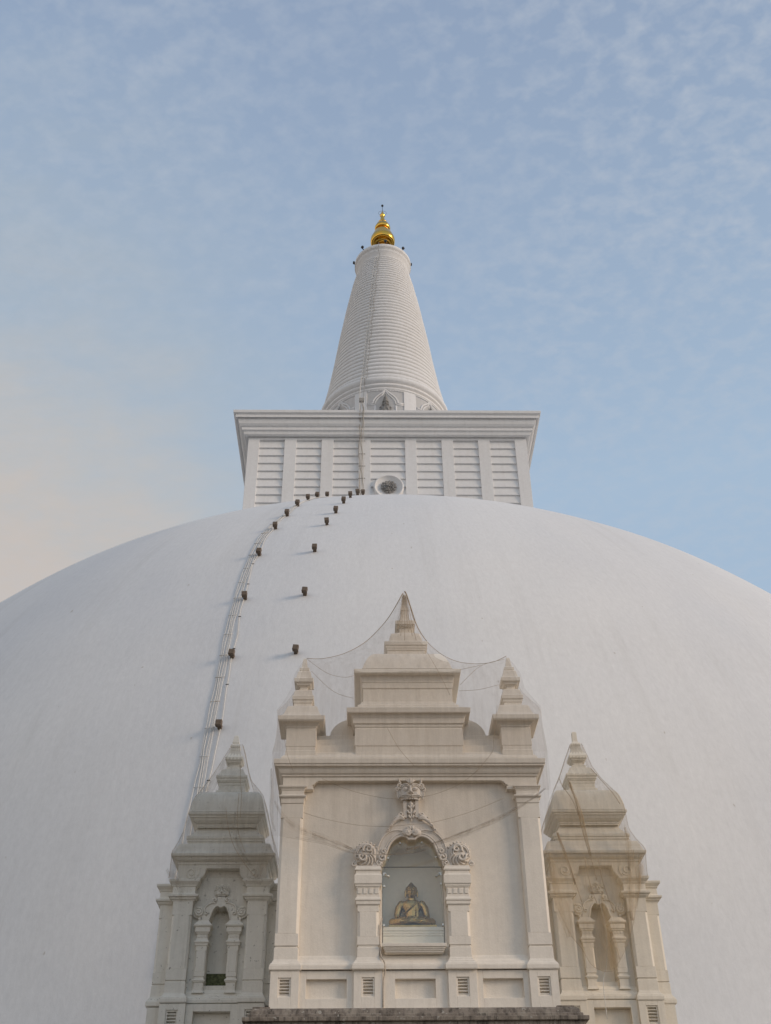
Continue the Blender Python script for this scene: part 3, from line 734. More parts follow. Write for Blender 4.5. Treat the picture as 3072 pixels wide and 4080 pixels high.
# central stepped roof
Yc = 22.95
st = conv([(1.165,11.3),(1.165,11.575),(1.183,11.59),(1.178,11.985),(1.168,11.99),(1.168,12.02),(1.186,12.03),(1.186,12.085),(1.225,12.12),(1.225,12.235),(1.235,12.25),(1.25,12.29),(1.28,12.34),(1.305,12.365),(1.355,12.372),(1.364,12.40),(1.375,12.50)], Yc, .228, 22.)
t1 = conv([(1.30,12.50),(1.123,12.512),(1.12,12.56),(1.06,12.575),(1.055,12.60),(1.03,12.605),(1.03,12.625),(.999,12.63),(.992,12.955),(1.018,12.975),(1.018,13.105),(1.034,13.125),(1.034,13.165),(1.04,13.18),(1.05,13.22),(1.07,13.29),(1.09,13.30),(1.19,13.345),(1.205,13.372),(1.216,13.463)], Yc, .2, 22.)
sh = conv([(1.03,13.475),(1.01,13.485),(.985,13.56),(.955,13.63),(.924,13.69),(.88,13.755),(.83,13.80),(.79,13.828),(.74,13.845)], Yc, .2, 22.)
mb = MB().loft(CX, Yc, st); mb.build('roof_tier', M['cream'], shrine, bevel=.006)
MB().loft(CX, Yc, t1).build('roof_tier', M['cream'], shrine, bevel=.006)
MB().loft(CX, Yc, sh).build('roof_tier', M['cream'], shrine, bevel=.006)
c1 = conv([(.429,13.80),(.429,13.93),(.45,13.945),(.45,13.99),(.465,14.0),(.47,14.06),(.494,14.084),(.502,14.172)], Yc, .03, 22.)
c1 += conv([(.40,14.176),(.386,14.185),(.376,14.24),(.36,14.31),(.333,14.372),(.15,14.40)], Yc, .03, 22.)
MB().loft(CX, Yc, c1).build('roof_tier', M['cream'], shrine, bevel=.005)
pin = conv([(.128,14.36),(.128,14.52),(.15,14.53),(.155,14.56),(.185,14.57),(.2,14.61),(.23,14.632),(.231,14.727),(.20,14.735),(.112,14.74),(.088,14.99),(.10,15.0),(.095,15.05),(.072,15.15),(.058,15.32),(.045,15.42),(.02,15.45)], Yc, 0, 22.)
MB().loft(CX, Yc, pin).build('pinnacle', M['cream'], shrine, bevel=.005)
# corner turrets
for s in (-1, 1):
    tx = CX+s*2.345; ty = 22.325; dz = .02 if s > 0 else 0
    q = conv([(.330,11.3),(.330,11.47),(.315,11.48),(.315,11.565),(.326,11.58),(.326,11.985),(.312,11.99),(.312,12.008),(.328,12.012),(.330,12.05),(.338,12.06),(.352,12.08),(.372,12.11),(.398,12.142),(.49,12.18),(.511,12.222),(.515,12.312)], ty, 0, 22., dz)
    tur = MB().loft(tx, ty, q).build('turret', M['cream'], shrine, bevel=.005)
    q = conv([(.45,12.31),(.427,12.322),(.40,12.345),(.375,12.39),(.355,12.45),(.337,12.50),(.317,12.532),(.23,12.536),(.195,12.54),(.192,12.60),(.21,12.615),(.21,12.68),(.235,12.70),(.239,12.788),(.218,12.795),(.214,12.80),(.204,12.85),(.192,12.913),(.10,12.93),(.088,12.94),(.086,13.0),(.11,13.01),(.115,13.035),(.15,13.05),(.165,13.095),(.21,13.14),(.217,13.229),(.19,13.235),(.178,13.24),(.155,13.32),(.141,13.39),(.10,13.40),(.111,13.418),(.111,13.486),(.068,13.495),(.055,13.60),(.04,13.70),(.03,13.724)], ty, 0, 22., dz)
    MB().loft(tx, ty, q).build('spirelet', M['cream'], tur, bevel=.004)
# pilasters, plinth
def chamfered(mb, cx, hw, yf, yb, z0, z1, c):
    """upright with its two front edges planed off at 45 degrees"""
    pl = [(cx-hw,yb),(cx-hw,yf+c),(cx-hw+c,yf),(cx+hw-c,yf),(cx+hw,yf+c),(cx+hw,yb)]
    a = [mb.bm.verts.new((x,y,z0)) for x, y in pl]; b = [mb.bm.verts.new((x,y,z1)) for x, y in pl]
    for i in range(6): mb.bm.faces.new((a[i],a[(i+1)%6],b[(i+1)%6],b[i]))
    mb.bm.faces.new(a[::-1]); mb.bm.faces.new(b)
    return mb
def pilaster(cx, yf, mat, parent, hw=.23, zt=10.29, zn=9.98, name='pilaster', wing=False):
    k = hw/.23
    pil = MB()
    pil.box(cx-hw, cx+hw, yf, yf+.35, zn, zt+.02)
    chamfered(pil, cx, hw, yf, yf+.35, 7.66, zn, .052)
    pil.box(cx-hw, cx+hw, yf, yf+.35, 7.43, 7.66)
    pil.box(cx-hw+.015, cx+hw-.015, yf+.02, yf+.3, 7.39, 7.43)
    p = pil.build(name, mat, parent, bevel=.005)
    cy = yf+.2
    b = [(hw-.005,.2,7.19),(hw-.005,.2,7.395)]
    MB().loft(cx, cy, [(.30*k,.265,6.965),(.31*k,.275,6.985),(.31*k,.275,7.055),(.295*k,.26,7.062),(.295*k,.26,7.078),(.28*k,.245,7.10),(.262*k,.23,7.112),(.255*k,.222,7.135),(.24*k,.21,7.15),(.235*k,.20,7.18),(.232*k,.197,7.395),(.21*k,.18,7.40)]).build('pilaster_base', mat, p, bevel=.005)
    return p
for s in (-1, 1):
    px = CX+s*2.47
    p = pilaster(px, 22.0, M['cream'], shrine)
    cap = MB().loft(px, 22.22, [(.225,.22,10.29),(.238,.235,10.295),(.240,.237,10.325),(.243,.24,10.39),(.255,.25,10.40),(.285,.28,10.425),(.288,.282,10.455),(.27,.265,10.462),(.235,.235,10.485),(.233,.232,10.565),(.245,.24,10.57),(.250,.247,10.598),(.262,.26,10.604),(.264,.262,10.625),(.29,.285,10.632),(.292,.287,10.668)])
    cap.box(px-(.0 if s<0 else .42), px+(.42 if s<0 else 0), 22.0, 22.3, 10.60, 10.672)
    cap.build('capital', M['cream'], p, bevel=.004)
# plinth: pedestals, sunk panels, vents, base moulding
for cx, hw in ((CX-2.47,.275),(.035,.275),(1.838,.275),(CX+2.47,.275)):
    gz0, gz1 = 6.49, 6.835
    frame_plate(cx-hw, cx+hw, 6.22, 6.97, 21.96, 22.13, [(cx-.122,cx+.122,gz0,gz1)]).build('pedestal', M['cream'], shrine, bevel=.005)
    MB().box(cx-hw+.02, cx+hw-.02, 22.08, 22.14, 6.3, 6.9).build('pedestal', M['cream'], shrine)
    grille(cx, gz0+.03, gz1-.03, 21.985, .122-.03, M['cream'], shrine)
for a, b in ((CX-2.47+.275,.035-.275),(.035+.275,1.838-.275),(1.838+.275,CX+2.47-.275)):
    m = (a+b)/2; hw = .385 if b-a < 1.3 else .48
    if b-a < 1.3: hw = .385
    frame_plate(a-.0, b+.0, 6.22, 6.97, 22.02, 22.12, [(m-hw,m+hw,6.47,6.82)]).build('sunk_panel', M['cream'], shrine, bevel=.005)
    # base moulding run between the pedestals, sloping back to the wall
    pr = [(21.965,6.985),(21.965,7.05),(21.985,7.058),(21.985,7.075),(22.01,7.085),(22.03,7.11),(22.05,7.15),(22.07,7.155),(22.10,7.20),(22.135,7.275),(22.17,7.28),(22.17,6.985)]
    mb = MB(); va = [mb.bm.verts.new((a-.06,y,z)) for y, z in pr]; vb = [mb.bm.verts.new((b+.06,y,z)) for y, z in pr]
    n = len(pr)
    for i in range(n): mb.bm.faces.new((va[i],va[(i+1)%n],vb[(i+1)%n],vb[i]))
    mb.build('base_moulding', M['cream'], shrine)
MB().box(CX-2.74, CX+2.74, 22.0, 22.3, 6.22, 6.29).build('base_moulding', M['cream'], shrine)
# niche columns
def column(cx, yc, mat, parent, k=1., zmap=lambda z: z):
    Z = zmap
    L_ = lambda lst: [(h*k, h*k*.92, Z(z)) for h, z in lst]
    c = MB().loft(cx, yc, L_([(.196,7.40),(.196,7.43),(.213,7.435),(.213,7.59)]))
    chamfered(c, cx, .212*k, yc-.212*k*.92, yc+.15, Z(7.59), Z(8.065), .05*k); c.box(cx-.210*k, cx+.210*k, yc-.21*k*.92, yc+.15, Z(8.065), Z(8.19))
    p = c.build('niche_column', mat, parent, bevel=.004)
    MB().loft(cx, yc, L_([(.30,6.965),(.308,6.985),(.308,7.055),(.294,7.062),(.294,7.078),(.28,7.095),(.262,7.11),(.255,7.135),(.235,7.15),(.222,7.19),(.212,7.20),(.21,7.385),(.195,7.40)])).build('column_base', mat, p, bevel=.004)
    cp = MB().loft(cx, yc, L_([(.205,8.175),(.218,8.19),(.238,8.205),(.239,8.262),(.252,8.272),(.257,8.28),(.257,8.305),(.245,8.318),(.23,8.35),(.226,8.40),(.226,8.52),(.238,8.528),(.238,8.545),(.255,8.552),(.255,8.58),(.272,8.60),(.276,8.605),(.276,8.765),(.262,8.785),(.248,8.81),(.247,8.855),(.262,8.862),(.27,8.87),(.274,8.895),(.262,8.905),(.25,8.935),(.245,8.965)]))
    for i in range(4):
        xx = cx+(i-1.5)*.115*k
        cp.box(xx-.036*k, xx+.036*k, yc-.226*k*.92-.016*k, yc-.226*k*.92+.02, Z(8.405), Z(8.515))
    cp.build('capital', mat, p, bevel=.004)
    return p
for cx in (.035, 1.825): column(cx, 22.17, M['cream'], shrine)
# arch surround
outer = [(.617,8.97),(.82,8.97),(.80,9.20),(.74,9.33),(.715,9.42),(.685,9.49),(.640,9.58),(.585,9.655),(.52,9.72),(.46,9.775),(.36,9.84),(.26,9.90),(.20,9.965),(.168,10.05),(.163,10.42)]
ih = [(dx, z) for dx, z in arch_half]
pts = [(NCX-dx, z) for dx, z in [(.617,8.97)]+ih] + [(NCX+dx, z) for dx, z in ([(.617,8.97)]+ih)[::-1]] + [(NCX+dx, z) for dx, z in outer[1:]] + [(NCX-dx, z) for dx, z in outer[:0:-1]]
arch = MB().prism(pts, 22.03, 22.165).build('arch_surround', M['carve'], shrine, bevel=.006)
mb = MB()   # mouldings that follow the opening and the outer arch
def offset_half(half, d):
    out = []
    for i, (x, z) in enumerate(half):
        a = half[max(0,i-1)]; b = half[min(len(half)-1,i+1)]
        t = Vector((b[0]-a[0], b[1]-a[1])); t.normalize(); n = Vector((t.y, -t.x))
        out.append((x+n.x*d, z+n.y*d))
    return out
for d, y, r in ((.012,22.03,.022),(.062,22.035,.017)):
    oh = offset_half(arch_half, d)
    oh[0] = (.617+d, 8.97)
    oh[-1] = (.060, 9.518+d)
    full = [(NCX+dx, y, z) for dx, z in oh] + [(NCX-dx, y, z) for dx, z in oh[::-1]]
    mb.tube(full, r, n=8)
for s in (-1, 1):
    P = [(.705,9.12),(.712,9.22),(.702,9.32),(.682,9.40),(.652,9.48),(.607,9.555),(.55,9.62),(.47,9.68),(.38,9.715),(.28,9.725),(.2,9.71),(.14,9.68)]
    mb.tube([(NCX+s*x,22.03,z) for x, z in P], .020, n=7)
    mb.tube([(NCX+s*(x-.045 if z < 9.6 else x),22.035,z-(.0 if z < 9.6 else .04)) for x, z in P[1:]], .012, n=6)
    # curled keystone leaves
    mb.tube(spiral_pts(NCX+s*.085, 9.665, 22.0, .075, 1.4, R(80), s, .2), .028, n=7)
    mb.ball((NCX+s*.10,22.02,9.665), (.10,.06,.085), n=12, m=8)
    mb.tube([(NCX+s*.03,22.01,9.70),(NCX+s*.025,21.99,9.76),(NCX+s*.05,22.01,9.81)], [.03,.03,.01], n=6)
mb.build('arch_moulding', M['carve'], arch)
mb = MB()   # neck below the face: two side fillets, hanging leaf drop
for s in (-1, 1):
    mb.box(NCX+s*.125-.036, NCX+s*.125+.036, 21.99, 22.05, 9.98, 10.40)
    leafy_spray(mb, NCX+s*.13, 9.93, 22.03, .36, s)
mb.tube([(NCX,22.0,z) for z in (10.34,10.25,10.15,10.05,9.95,9.88)], [.02,.035,.028,.022,.02,.006], n=7)
for k, z in enumerate((10.24,10.12,10.02)):
    for s in (-1,1):
        w = (.060,.078,.05)[k]
        mb.tube([(NCX,22.01,z-.05),(NCX+s*w*.6,21.985,z-.045),(NCX+s*w,21.99,z),(NCX+s*w*.8,22.0,z+.035)], [.014,.024,.018,.006], n=6)
mb.ball((NCX,21.99,10.27), (.045,.03,.04), n=8, m=6)
mb.build('leaf_drop', M['carve'], arch)
face_mask(NCX-.005, 10.535, 22.02, .28, M['carve'], shrine)
scroll_ornament(NCX-.925, 9.225, 22.05, .255, -1, M['carve'], shrine)
scroll_ornament(NCX+.945, 9.225, 22.05, .255, 1, M['carve'], shrine)
# a cable stapled down the left column
P = [(NCX-.62,22.06,7.95),(NCX-.66,22.0,7.8),(NCX-.67,21.99,7.5),(NCX-.66,21.98,7.3),(NCX-.64,21.94,7.2),(NCX-.585,21.92,7.1),(NCX-.565,21.94,6.95),(NCX-.60,21.955,6.8),(NCX-.61,21.955,6.5),(NCX-.615,21.955,6.3)]
wire = MB().tube(P, .013, n=6).build('hanging_cable', M['cable_brown']); tag(wire, 'thin painted cable running down beside the left niche column', 'cable')

# ------------------------------------------------------------------ seated statue
statue = empty('seated_statue', (NCX+.0, 22.5, 7.83))
tag(statue, 'polished bronze statue of a cross-legged robed figure behind glass', 'statue')
SX, SY, S0 = NCX-.01, 22.52, 7.868
bmx = MB()
def limb(pts, rad, n=12):
    bmx.tube([(SX+p[0], SY+p[1], S0+p[2]) for p in pts], rad, n=n)
    for p, r in ((pts[0], rad[0]), (pts[-1], rad[-1])): bmx.ball((SX+p[0], SY+p[1], S0+p[2]), r*.98, n=12, m=8)
# torso
bmx.loft(SX, SY+.03, [])if False else None
prof_t = [(.19,.15,.02),(.20,.155,.10),(.165,.13,.18),(.145,.112,.26),(.16,.118,.35),(.205,.128,.44),(.225,.122,.50),(.19,.105,.55),(.11,.085,.585),(.07,.07,.60)]
rings_ = []
for hx, hy, z in prof_t:
    rings_.append([bmx.bm.verts.new((SX+hx*math.cos(2*math.pi*k/24), SY+.05+hy*math.sin(2*math.pi*k/24), S0+z)) for k in range(24)])
for a, b in zip(rings_, rings_[1:]):
    for k in range(24): bmx.bm.faces.new((a[k],a[(k+1)%24],b[(k+1)%24],b[k]))
bmx.bm.faces.new(rings_[0][::-1]); bmx.bm.faces.new(rings_[-1])
limb([(0,.04,.55),(0,.03,.66)], [.088,.082])
bmx.ball((SX,SY+.02,S0+.745), (.108,.112,.125), n=20, m=14)
bmx.ball((SX,SY-.005,S0+.675), (.082,.088,.075), n=16, m=10)          # jaw
bmx.tube([(SX,SY-.080,S0+.775),(SX,SY-.103,S0+.74),(SX,SY-.115,S0+.712),(SX,SY-.095,S0+.702)], [.018,.022,.028,.018], n=8)
for s in (-1, 1):
    bmx.tube([(SX+s*.014,SY-.098,S0+.785),(SX+s*.045,SY-.094,S0+.797),(SX+s*.08,SY-.072,S0+.782)], .015, n=6)
    bmx.ball((SX+s*.044,SY-.082,S0+.762), (.027,.024,.014), n=8, m=6)
    bmx.tube([(SX+s*.112,SY+.03,S0+.79),(SX+s*.122,SY+.03,S0+.73),(SX+s*.116,SY+.03,S0+.64)], [.018,.021,.016], n=8)
    bmx.tube([(SX,SY-.092,S0+.668),(SX+s*.02,SY-.089,S0+.670),(SX+s*.038,SY-.076,S0+.675)], [.017,.015,.008], n=6)
    limb([(s*.205,.05,.50),(s*.262,.045,.42),(s*.298,.03,.28),(s*.292,.0,.19)], [.085,.08,.066,.06])      # upper arm
    limb([(s*.292,.0,.19),(s*.235,-.10,.17),(s*.13,-.185,.165)], [.06,.053,.038])                        # forearm
    # thigh out to the knee, shin folded back to the middle
    limb([(s*.12,.03,.10),(s*.27,-.06,.11),(s*.385,-.11,.10)], [.12,.112,.092])
    limb([(s*.385,-.11,.095),(s*.22,-.22,.09),(s*.03,-.245,.095)], [.09,.082,.062])
    # palm and fingers lying in the lap
    bmx.ball((SX+s*.075,SY-.215,S0+.172), (.055,.04,.018), n=12, m=8)
    for q in range(4):
        ln = (.075,.085,.08,.065)[q]
        bmx.tube([(SX+s*.045,SY-.19-.017*q,S0+.177),(SX+s*(.045-ln*.55),SY-.192-.017*q,S0+.187),(SX+s*(.045-ln),SY-.194-.017*q,S0+.183)], [.0095,.009,.007], n=7)
    bmx.tube([(SX+s*.085,SY-.195,S0+.187),(SX+s*.05,SY-.182,S0+.205),(SX+s*.012,SY-.18,S0+.213)], [.011,.010,.008], n=7)
bmx.tube([(SX-.1,SY-.25,S0+.135),(SX+.05,SY-.275,S0+.13),(SX+.16,SY-.262,S0+.12)], [.03,.034,.02], n=8)      # foot
bmx.ball((SX,SY-.12,S0+.07), (.30,.16,.07), n=24, m=8)
# robe edge across the chest and its folds down the left side
P = []
for i in range(15):
    u = i/14; ang = math.pi*(1.5+.0)-.0
    x = -.175+.30*u; z = .30+.235*u**1.15
    y = .05-.128*math.sqrt(max(0,1-(x/.225)**2))
    P.append((SX+x, SY+y-.004, S0+z))
bmx.tube(P, .013, n=7)
for k in range(3):
    P2 = [(SX+.085+.018*k+.01*u, SY+.05-.128*math.sqrt(max(0,1-((.085+.018*k)/.215)**2))-.006+.02*(u-.5)**2, S0+.50-.36*u) for u in [i/8 for i in range(9)]]
    bmx.tube(P2, .008, n=6)
for s, k in ((-1,0),(-1,1),(1,0),(1,1)):
    bmx.tube([(SX+s*(.37-.05*k),SY-.20-.01*k,S0+.13-.035*k),(SX+s*(.2-.05*k),SY-.305,S0+.125-.045*k),(SX+s*(.05-.06*k),SY-.31,S0+.10-.035*k)], .012, n=6)
body_o = bmx.build('figure', M['bronze'], statue)
rm = body_o.modifiers.new('remesh', 'REMESH'); rm.mode = 'VOXEL'; rm.voxel_size = .006; rm.use_smooth_shade = True
smo = body_o.modifiers.new('smooth', 'SMOOTH'); smo.factor = .5; smo.iterations = 1
hm = MB()
hm.ball((SX,SY+.045,S0+.805), (.121,.112,.088), n=22, m=12)
hm.tube([(SX,SY+.04,S0+z) for z in (.862,.895,.925,.952)], [.080,.060,.034,.008], n=14)
hm.ball((SX,SY+.075,S0+.745), (.118,.085,.095), n=18, m=10)
hair = hm.build('hair', M['bronze_dark'], body_o)
rm = hair.modifiers.new('remesh', 'REMESH'); rm.mode = 'VOXEL'; rm.voxel_size = .008; rm.use_smooth_shade = True
MB().box(SX-.475, SX+.475, SY-.31, SY+.24, 7.832, 7.874).build('slab', M['bronze'], statue, bevel=.006)

# ------------------------------------------------------------------ side shrines
def side_shrine(cx, dz, label, old, right):
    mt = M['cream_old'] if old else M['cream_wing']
    w = empty('side_shrine', (cx, 25.23, 0)); tag(w, label, 'shrine tower', 'side shrines flanking the central shrine')
    Y0, Yc = 24.6, 25.23
    cv = lambda lst, D: conv(lst, Yc, D, Y0, dz)
    # recessed wall with its tall niche
    half = [(.235,8.60),(.238,8.68),(.215,8.735),(.195,8.80),(.18,8.86),(.155,8.925),(.12,8.975),(.085,8.998),(.055,8.995),(.03,8.975),(0,8.968)]
    half = [(x, z+dz) for x, z in half]
    inn = sym(cx, half)
    wp = [(cx-.95,6.9),(cx-.235,6.9),(cx-.235,8.6+dz)] + inn[::-1][1:-1] + [(cx+.235,8.6+dz),(cx+.235,6.9),(cx+.95,6.9),(cx+.95,9.86+dz),(cx-.95,9.86+dz)]
    MB().prism(wp, 24.80, 25.55).build('wall', mt, w)
    mb = MB(); mb.box(cx-.95, cx+.95, 25.55, 25.86, 6.9, 9.9+dz).box(cx-1.0, cx+1.0, 24.79, 25.86, 0.0, 6.92+dz).box(cx-.235, cx+.235, 24.805, 25.55, 6.9, 7.36+dz)
    mb.box(cx-1.33, cx+1.33, 25.1, 26.4, 0, 9.55+dz)
    mb.build('core', mt, w)
    mb = MB(); mb.box(cx-.228, cx+.228, 25.05, 25.54, 7.362+dz, 7.66+dz); mb.build('mossy_slab' if old else 'back_slab', M['moss'] if old else M['teal'], w)
    # frieze with curved lower edge and scratched spirals
    fl = [(1.0,9.555),(.49,9.555),(.475,9.575),(.435,9.61),(.405,9.66),(.39,9.72),(.378,9.785),(.365,9.80)]
    pts = [(cx-x, z+dz) for x, z in fl] + [(cx+x, z+dz) for x, z in fl[::-1]] + [(cx+1.0,9.92+dz),(cx-1.0,9.92+dz)]
    fz = MB().prism(pts, 24.6, 24.82).build('frieze', mt, w, bevel=.004)
    mb = MB()
    for q in (0, .03):
        P = [(cx-x, 24.6, z+dz+.012+q) for x, z in fl[1:]]; P += [(2*cx-p[0], p[1], p[2]) for p in P[::-1]]
        mb.tube(P, .009, n=5)
    for s in (-1, 1):
        mb.tube(spiral_pts(cx+s*.70, 9.70+dz, 24.598, .125, 1.35, R(-150), s, .28, dy=0), .017, n=6)
        mb.tube(spiral_pts(cx+s*.70, 9.70+dz, 24.598, .165, .45, R(150), s, .95, dy=0), .014, n=6)
    mb.build('spiral_moulding', mt, fz)
    MB().box(cx-.99, cx+.99, 24.82, 25.86, 9.5+dz, 9.92+dz).build('lintel', mt, w)
    # stacked cornices
    t = cv([(1.004,9.88),(1.02,9.90),(1.024,9.935),(1.03,9.955),(1.06,9.97),(1.10,10.01),(1.125,10.06),(1.135,10.075),(1.17,10.09),(1.178,10.112),(1.185,10.157)], .37)
    t += cv([(1.15,10.165),(1.12,10.195),(1.09,10.25),(1.075,10.30),(1.035,10.365),(.9,10.372)], .37)
    MB().loft(cx, Yc, t).build('cornice', mt, w, bevel=.005)
    t = cv([(.848,10.33),(.848,10.41),(.868,10.42),(.868,10.475),(.886,10.485),(.886,10.548),(.84,10.555),(.81,10.575),(.77,10.60),(.72,10.65),(.69,10.70),(.678,10.74)], .25)
    t += cv([(.678,10.745),(.678,10.775),(.694,10.785),(.697,10.82),(.71,10.835),(.74,10.86),(.79,10.92),(.82,10.985),(.845,11.0),(.847,11.03),(.88,11.065),(.885,11.082),(.889,11.124)], .16)
    MB().loft(cx, Yc, t).build('roof_tier', mt, w, bevel=.005)
    t = cv([(.865,11.13),(.856,11.16),(.845,11.25),(.825,11.35),(.805,11.42),(.775,11.49),(.735,11.55),(.69,11.585),(.64,11.598)], .16)
    MB().loft(cx, Yc, t).build('roof_tier', mt, w, bevel=.005)
    t = cv([(.345,11.57),(.345,11.645),(.298,11.65),(.298,11.765),(.308,11.775),(.308,11.838),(.327,11.848),(.327,11.875),(.346,11.885),(.346,11.945),(.366,11.96),(.368,12.019),(.34,12.022),(.315,12.05),(.28,12.10),(.243,12.165),(.17,12.17),(.165,12.225),(.112,12.23),(.110,12.30),(.13,12.305),(.135,12.33),(.165,12.345),(.18,12.385),(.206,12.42),(.215,12.49),(.205,12.495),(.195,12.52),(.16,12.56),(.125,12.63),(.108,12.70),(.10,12.705),(.106,12.72),(.113,12.76),(.108,12.79),(.075,12.82)], 0.0)
    if right: t += cv([(.06,12.85),(.058,12.89),(.056,13.06),(.045,13.09)], 0.0)
    else: t += cv([(.085,12.86),(.065,12.95),(.05,13.02),(.035,13.04)], 0.0)
    MB().loft(cx, Yc, t).build('pinnacle', mt, w, bevel=.004)
    # front pilasters and set-back outer ones
    capz = lambda: [(.205,.17,9.055),(.21,.175,9.075),(.24,.205,9.085),(.245,.21,9.105),(.275,.24,9.115),(.285,.25,9.15),(.325,.29,9.165),(.332,.295,9.21),(.30,.265,9.215),(.262,.23,9.235),(.25,.22,9.26),(.248,.218,9.39),(.27,.24,9.40),(.275,.245,9.425),(.32,.285,9.47),(.338,.302,9.49),(.342,.306,9.535),(.30,.27,9.55)]
    for s in (-1, 1):
        px = cx+s*.82
        p = pilaster(px, 24.6, mt, w, hw=.215, zt=9.06+dz, zn=8.78+dz)
        MB().loft(px, 24.80, [(a, b, z+dz) for a, b, z in capz()]).build('capital', mt, p, bevel=.004)
        ox = cx+s*1.16
        p = pilaster(ox, 24.93, mt, w, hw=.215, zt=9.06+dz, zn=8.80+dz)
        MB().loft(ox, 25.13, [(a*.96, b, z+dz-.003) for a, b, z in capz()]).build('capital', mt, p, bevel=.004)
        MB().loft(ox+s*.05, 25.75, [(.20,.5,7.0+dz),(.26,.56,7.03+dz),(.26,.56,7.09+dz),(.22,.52,7.16+dz),(.17,.48,7.2+dz)]).build('base_moulding', mt, w)
        MB().loft(ox, 25.75, [(a*.96, b+.2, z+dz-.006) for a, b, z in capz()]).build('capital', mt, w)
    # niche columns
    zmap = lambda z: dz + (7.30+(z-7.385)*(8.60-7.30)/(8.965-7.385) if z > 7.385 else 7.30-(7.385-z)*.35)
    for s in (-1, 1):
        c = cx+s*.342; yc = 24.80; f = .72
        L2 = lambda lst: [(h, h*.95, z+dz) for h, z in lst]
        p = MB().loft(c, yc, L2([(.098,7.48),(.098,7.52),(.112,7.525),(.112,7.62)])); chamfered(p, c, .115, yc-.11, yc+.09, 7.62+dz, 8.05+dz, .028); p.box(c-.117, c+.117, yc-.111, yc+.09, 8.05+dz, 8.15+dz); p = p.build('niche_column', mt, w, bevel=.003)
        MB().loft(c, yc, L2([(.125,7.19),(.102,7.25),(.10,7.26),(.10,7.40),(.118,7.41),(.118,7.425),(.135,7.432),(.135,7.455),(.112,7.465),(.108,7.485)])).build('column_base', mt, p, bevel=.003)
        cp = MB().loft(c, yc, L2([(.117,8.145),(.135,8.155),(.142,8.20),(.158,8.21),(.164,8.225),(.164,8.24),(.14,8.255),(.122,8.285),(.116,8.32),(.116,8.39),(.135,8.40),(.140,8.425),(.158,8.435),(.162,8.445),(.162,8.52),(.155,8.53),(.19,8.555),(.198,8.57),(.198,8.59),(.17,8.61),(.13,8.66),(.115,8.69)]))
        for i in range(3): cp.box(c+(i-1)*.07-.022, c+(i-1)*.07+.022, yc-.116*.95-.012, yc-.1, 8.325+dz, 8.385+dz)
        cp.build('capital', mt, p, bevel=.003)
    # arch, face and scrolls
    oh = [(.235,8.60),(.43,8.60),(.40,8.72),(.375,8.82),(.372,8.92),(.345,9.0),(.30,9.06),(.22,9.095),(.15,9.115),(.095,9.14),(.08,9.22)]
    oh = [(x, z+dz) for x, z in oh]
    pts = [(cx-x, z) for x, z in half] + [(cx+x, z) for x, z in half[-2::-1]] + [(cx+x, z) for x, z in oh[1:]] + [(cx-x, z) for x, z in oh[:0:-1]]
    ar = MB().prism(pts, 24.74, 24.81).build('arch_surround', mt, w, bevel=.004)
    mb = MB()
    off = offset_half(half, .018); off[-1] = (0, half[-1][1]+.018)
    mb.tube([(cx+x,24.735,z) for x, z in off] + [(cx-x,24.735,z) for x, z in off[-2::-1]], .018, n=7)
    for s in (-1, 1):
        P = [(.30,8.80),(.335,8.86),(.355,8.93),(.335,8.99),(.29,9.04),(.22,9.072),(.15,9.092),(.11,9.13)]
        mb.tube([(cx+s*x,24.735,z+dz) for x, z in P], [.012]+[.022]*6+[.018], n=6)
        mb.tube(spiral_pts(cx+s*.135, 9.135+dz, 24.73, .06, 1.2, R(250), s, .2), .022, n=6)
        mb.tube(spiral_pts(cx+s*.30, 8.86+dz, 24.735, .045, 1.1, R(120), -s, .2), .016, n=6)
    mb.build('arch_moulding', mt, ar)
    face_mask(cx, 9.33+dz, 24.77, .15, mt, w)
    for s in (-1, 1):
        mb = MB(); c = (cx+s*.475, 24.76, 8.875+dz)
        mb.ball(c, (.118,.055,.118), n=20, m=8)
        mb.tube(spiral_pts(c[0], c[2], 24.72, .10, 1.9, R(60), s, .15), [.020]*41, n=6)
        mb.tube([(c[0]+.125*math.cos(2*math.pi*k/20), 24.75, c[2]+.125*math.sin(2*math.pi*k/20)) for k in range(21)], .014, n=6, cap=False)
        mb.ball((c[0]-s*.03,24.75,c[2]-.15), (.04,.03,.035), n=8, m=6)
        mb.build('scroll_ornament', mt, w)
    # plinth
    MB().loft(cx, 24.85, [(.60,.13,6.96+dz),(.61,.21,6.985+dz),(.61,.21,7.05+dz),(.6,.19,7.06+dz),(.6,.19,7.08+dz),(.6,.16,7.11+dz),(.6,.15,7.14+dz),(.6,.12,7.17+dz),(.6,.115,7.20+dz),(.6,.07,7.265+dz)]).build('base_moulding', mt, w, bevel=.004)
    for s in (-1, 1):
        px = cx+s*.82
        frame_plate(px-.275, px+.275, 0.02, 6.955+dz, 24.55, 24.79, [(px-.125,px+.125,6.46+dz,6.83+dz)]).build('pedestal', mt, w, bevel=.005)
        MB().box(px-.25, px+.25, 24.70, 24.78, 6.2, 6.93).build('pedestal', mt, w)
        grille(px, 6.49+dz, 6.80+dz, 24.575, .095, mt, w)
        MB().box(cx+s*1.23-.17, cx+s*1.23+.17, 24.88, 25.3, 0.02, 6.95+dz).build('pedestal', mt, w)
    frame_plate(cx-.545, cx+.545, 0.02, 6.955+dz, 24.62, 24.785, [(cx-.39,cx+.39,6.30+dz,6.81+dz)]).build('sunk_panel', mt, w, bevel=.005)
    return w
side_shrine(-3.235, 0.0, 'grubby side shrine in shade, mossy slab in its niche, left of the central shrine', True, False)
side_shrine(5.19, .035, 'sunlit side shrine hung with long tan nets, right of the central shrine', False, True)

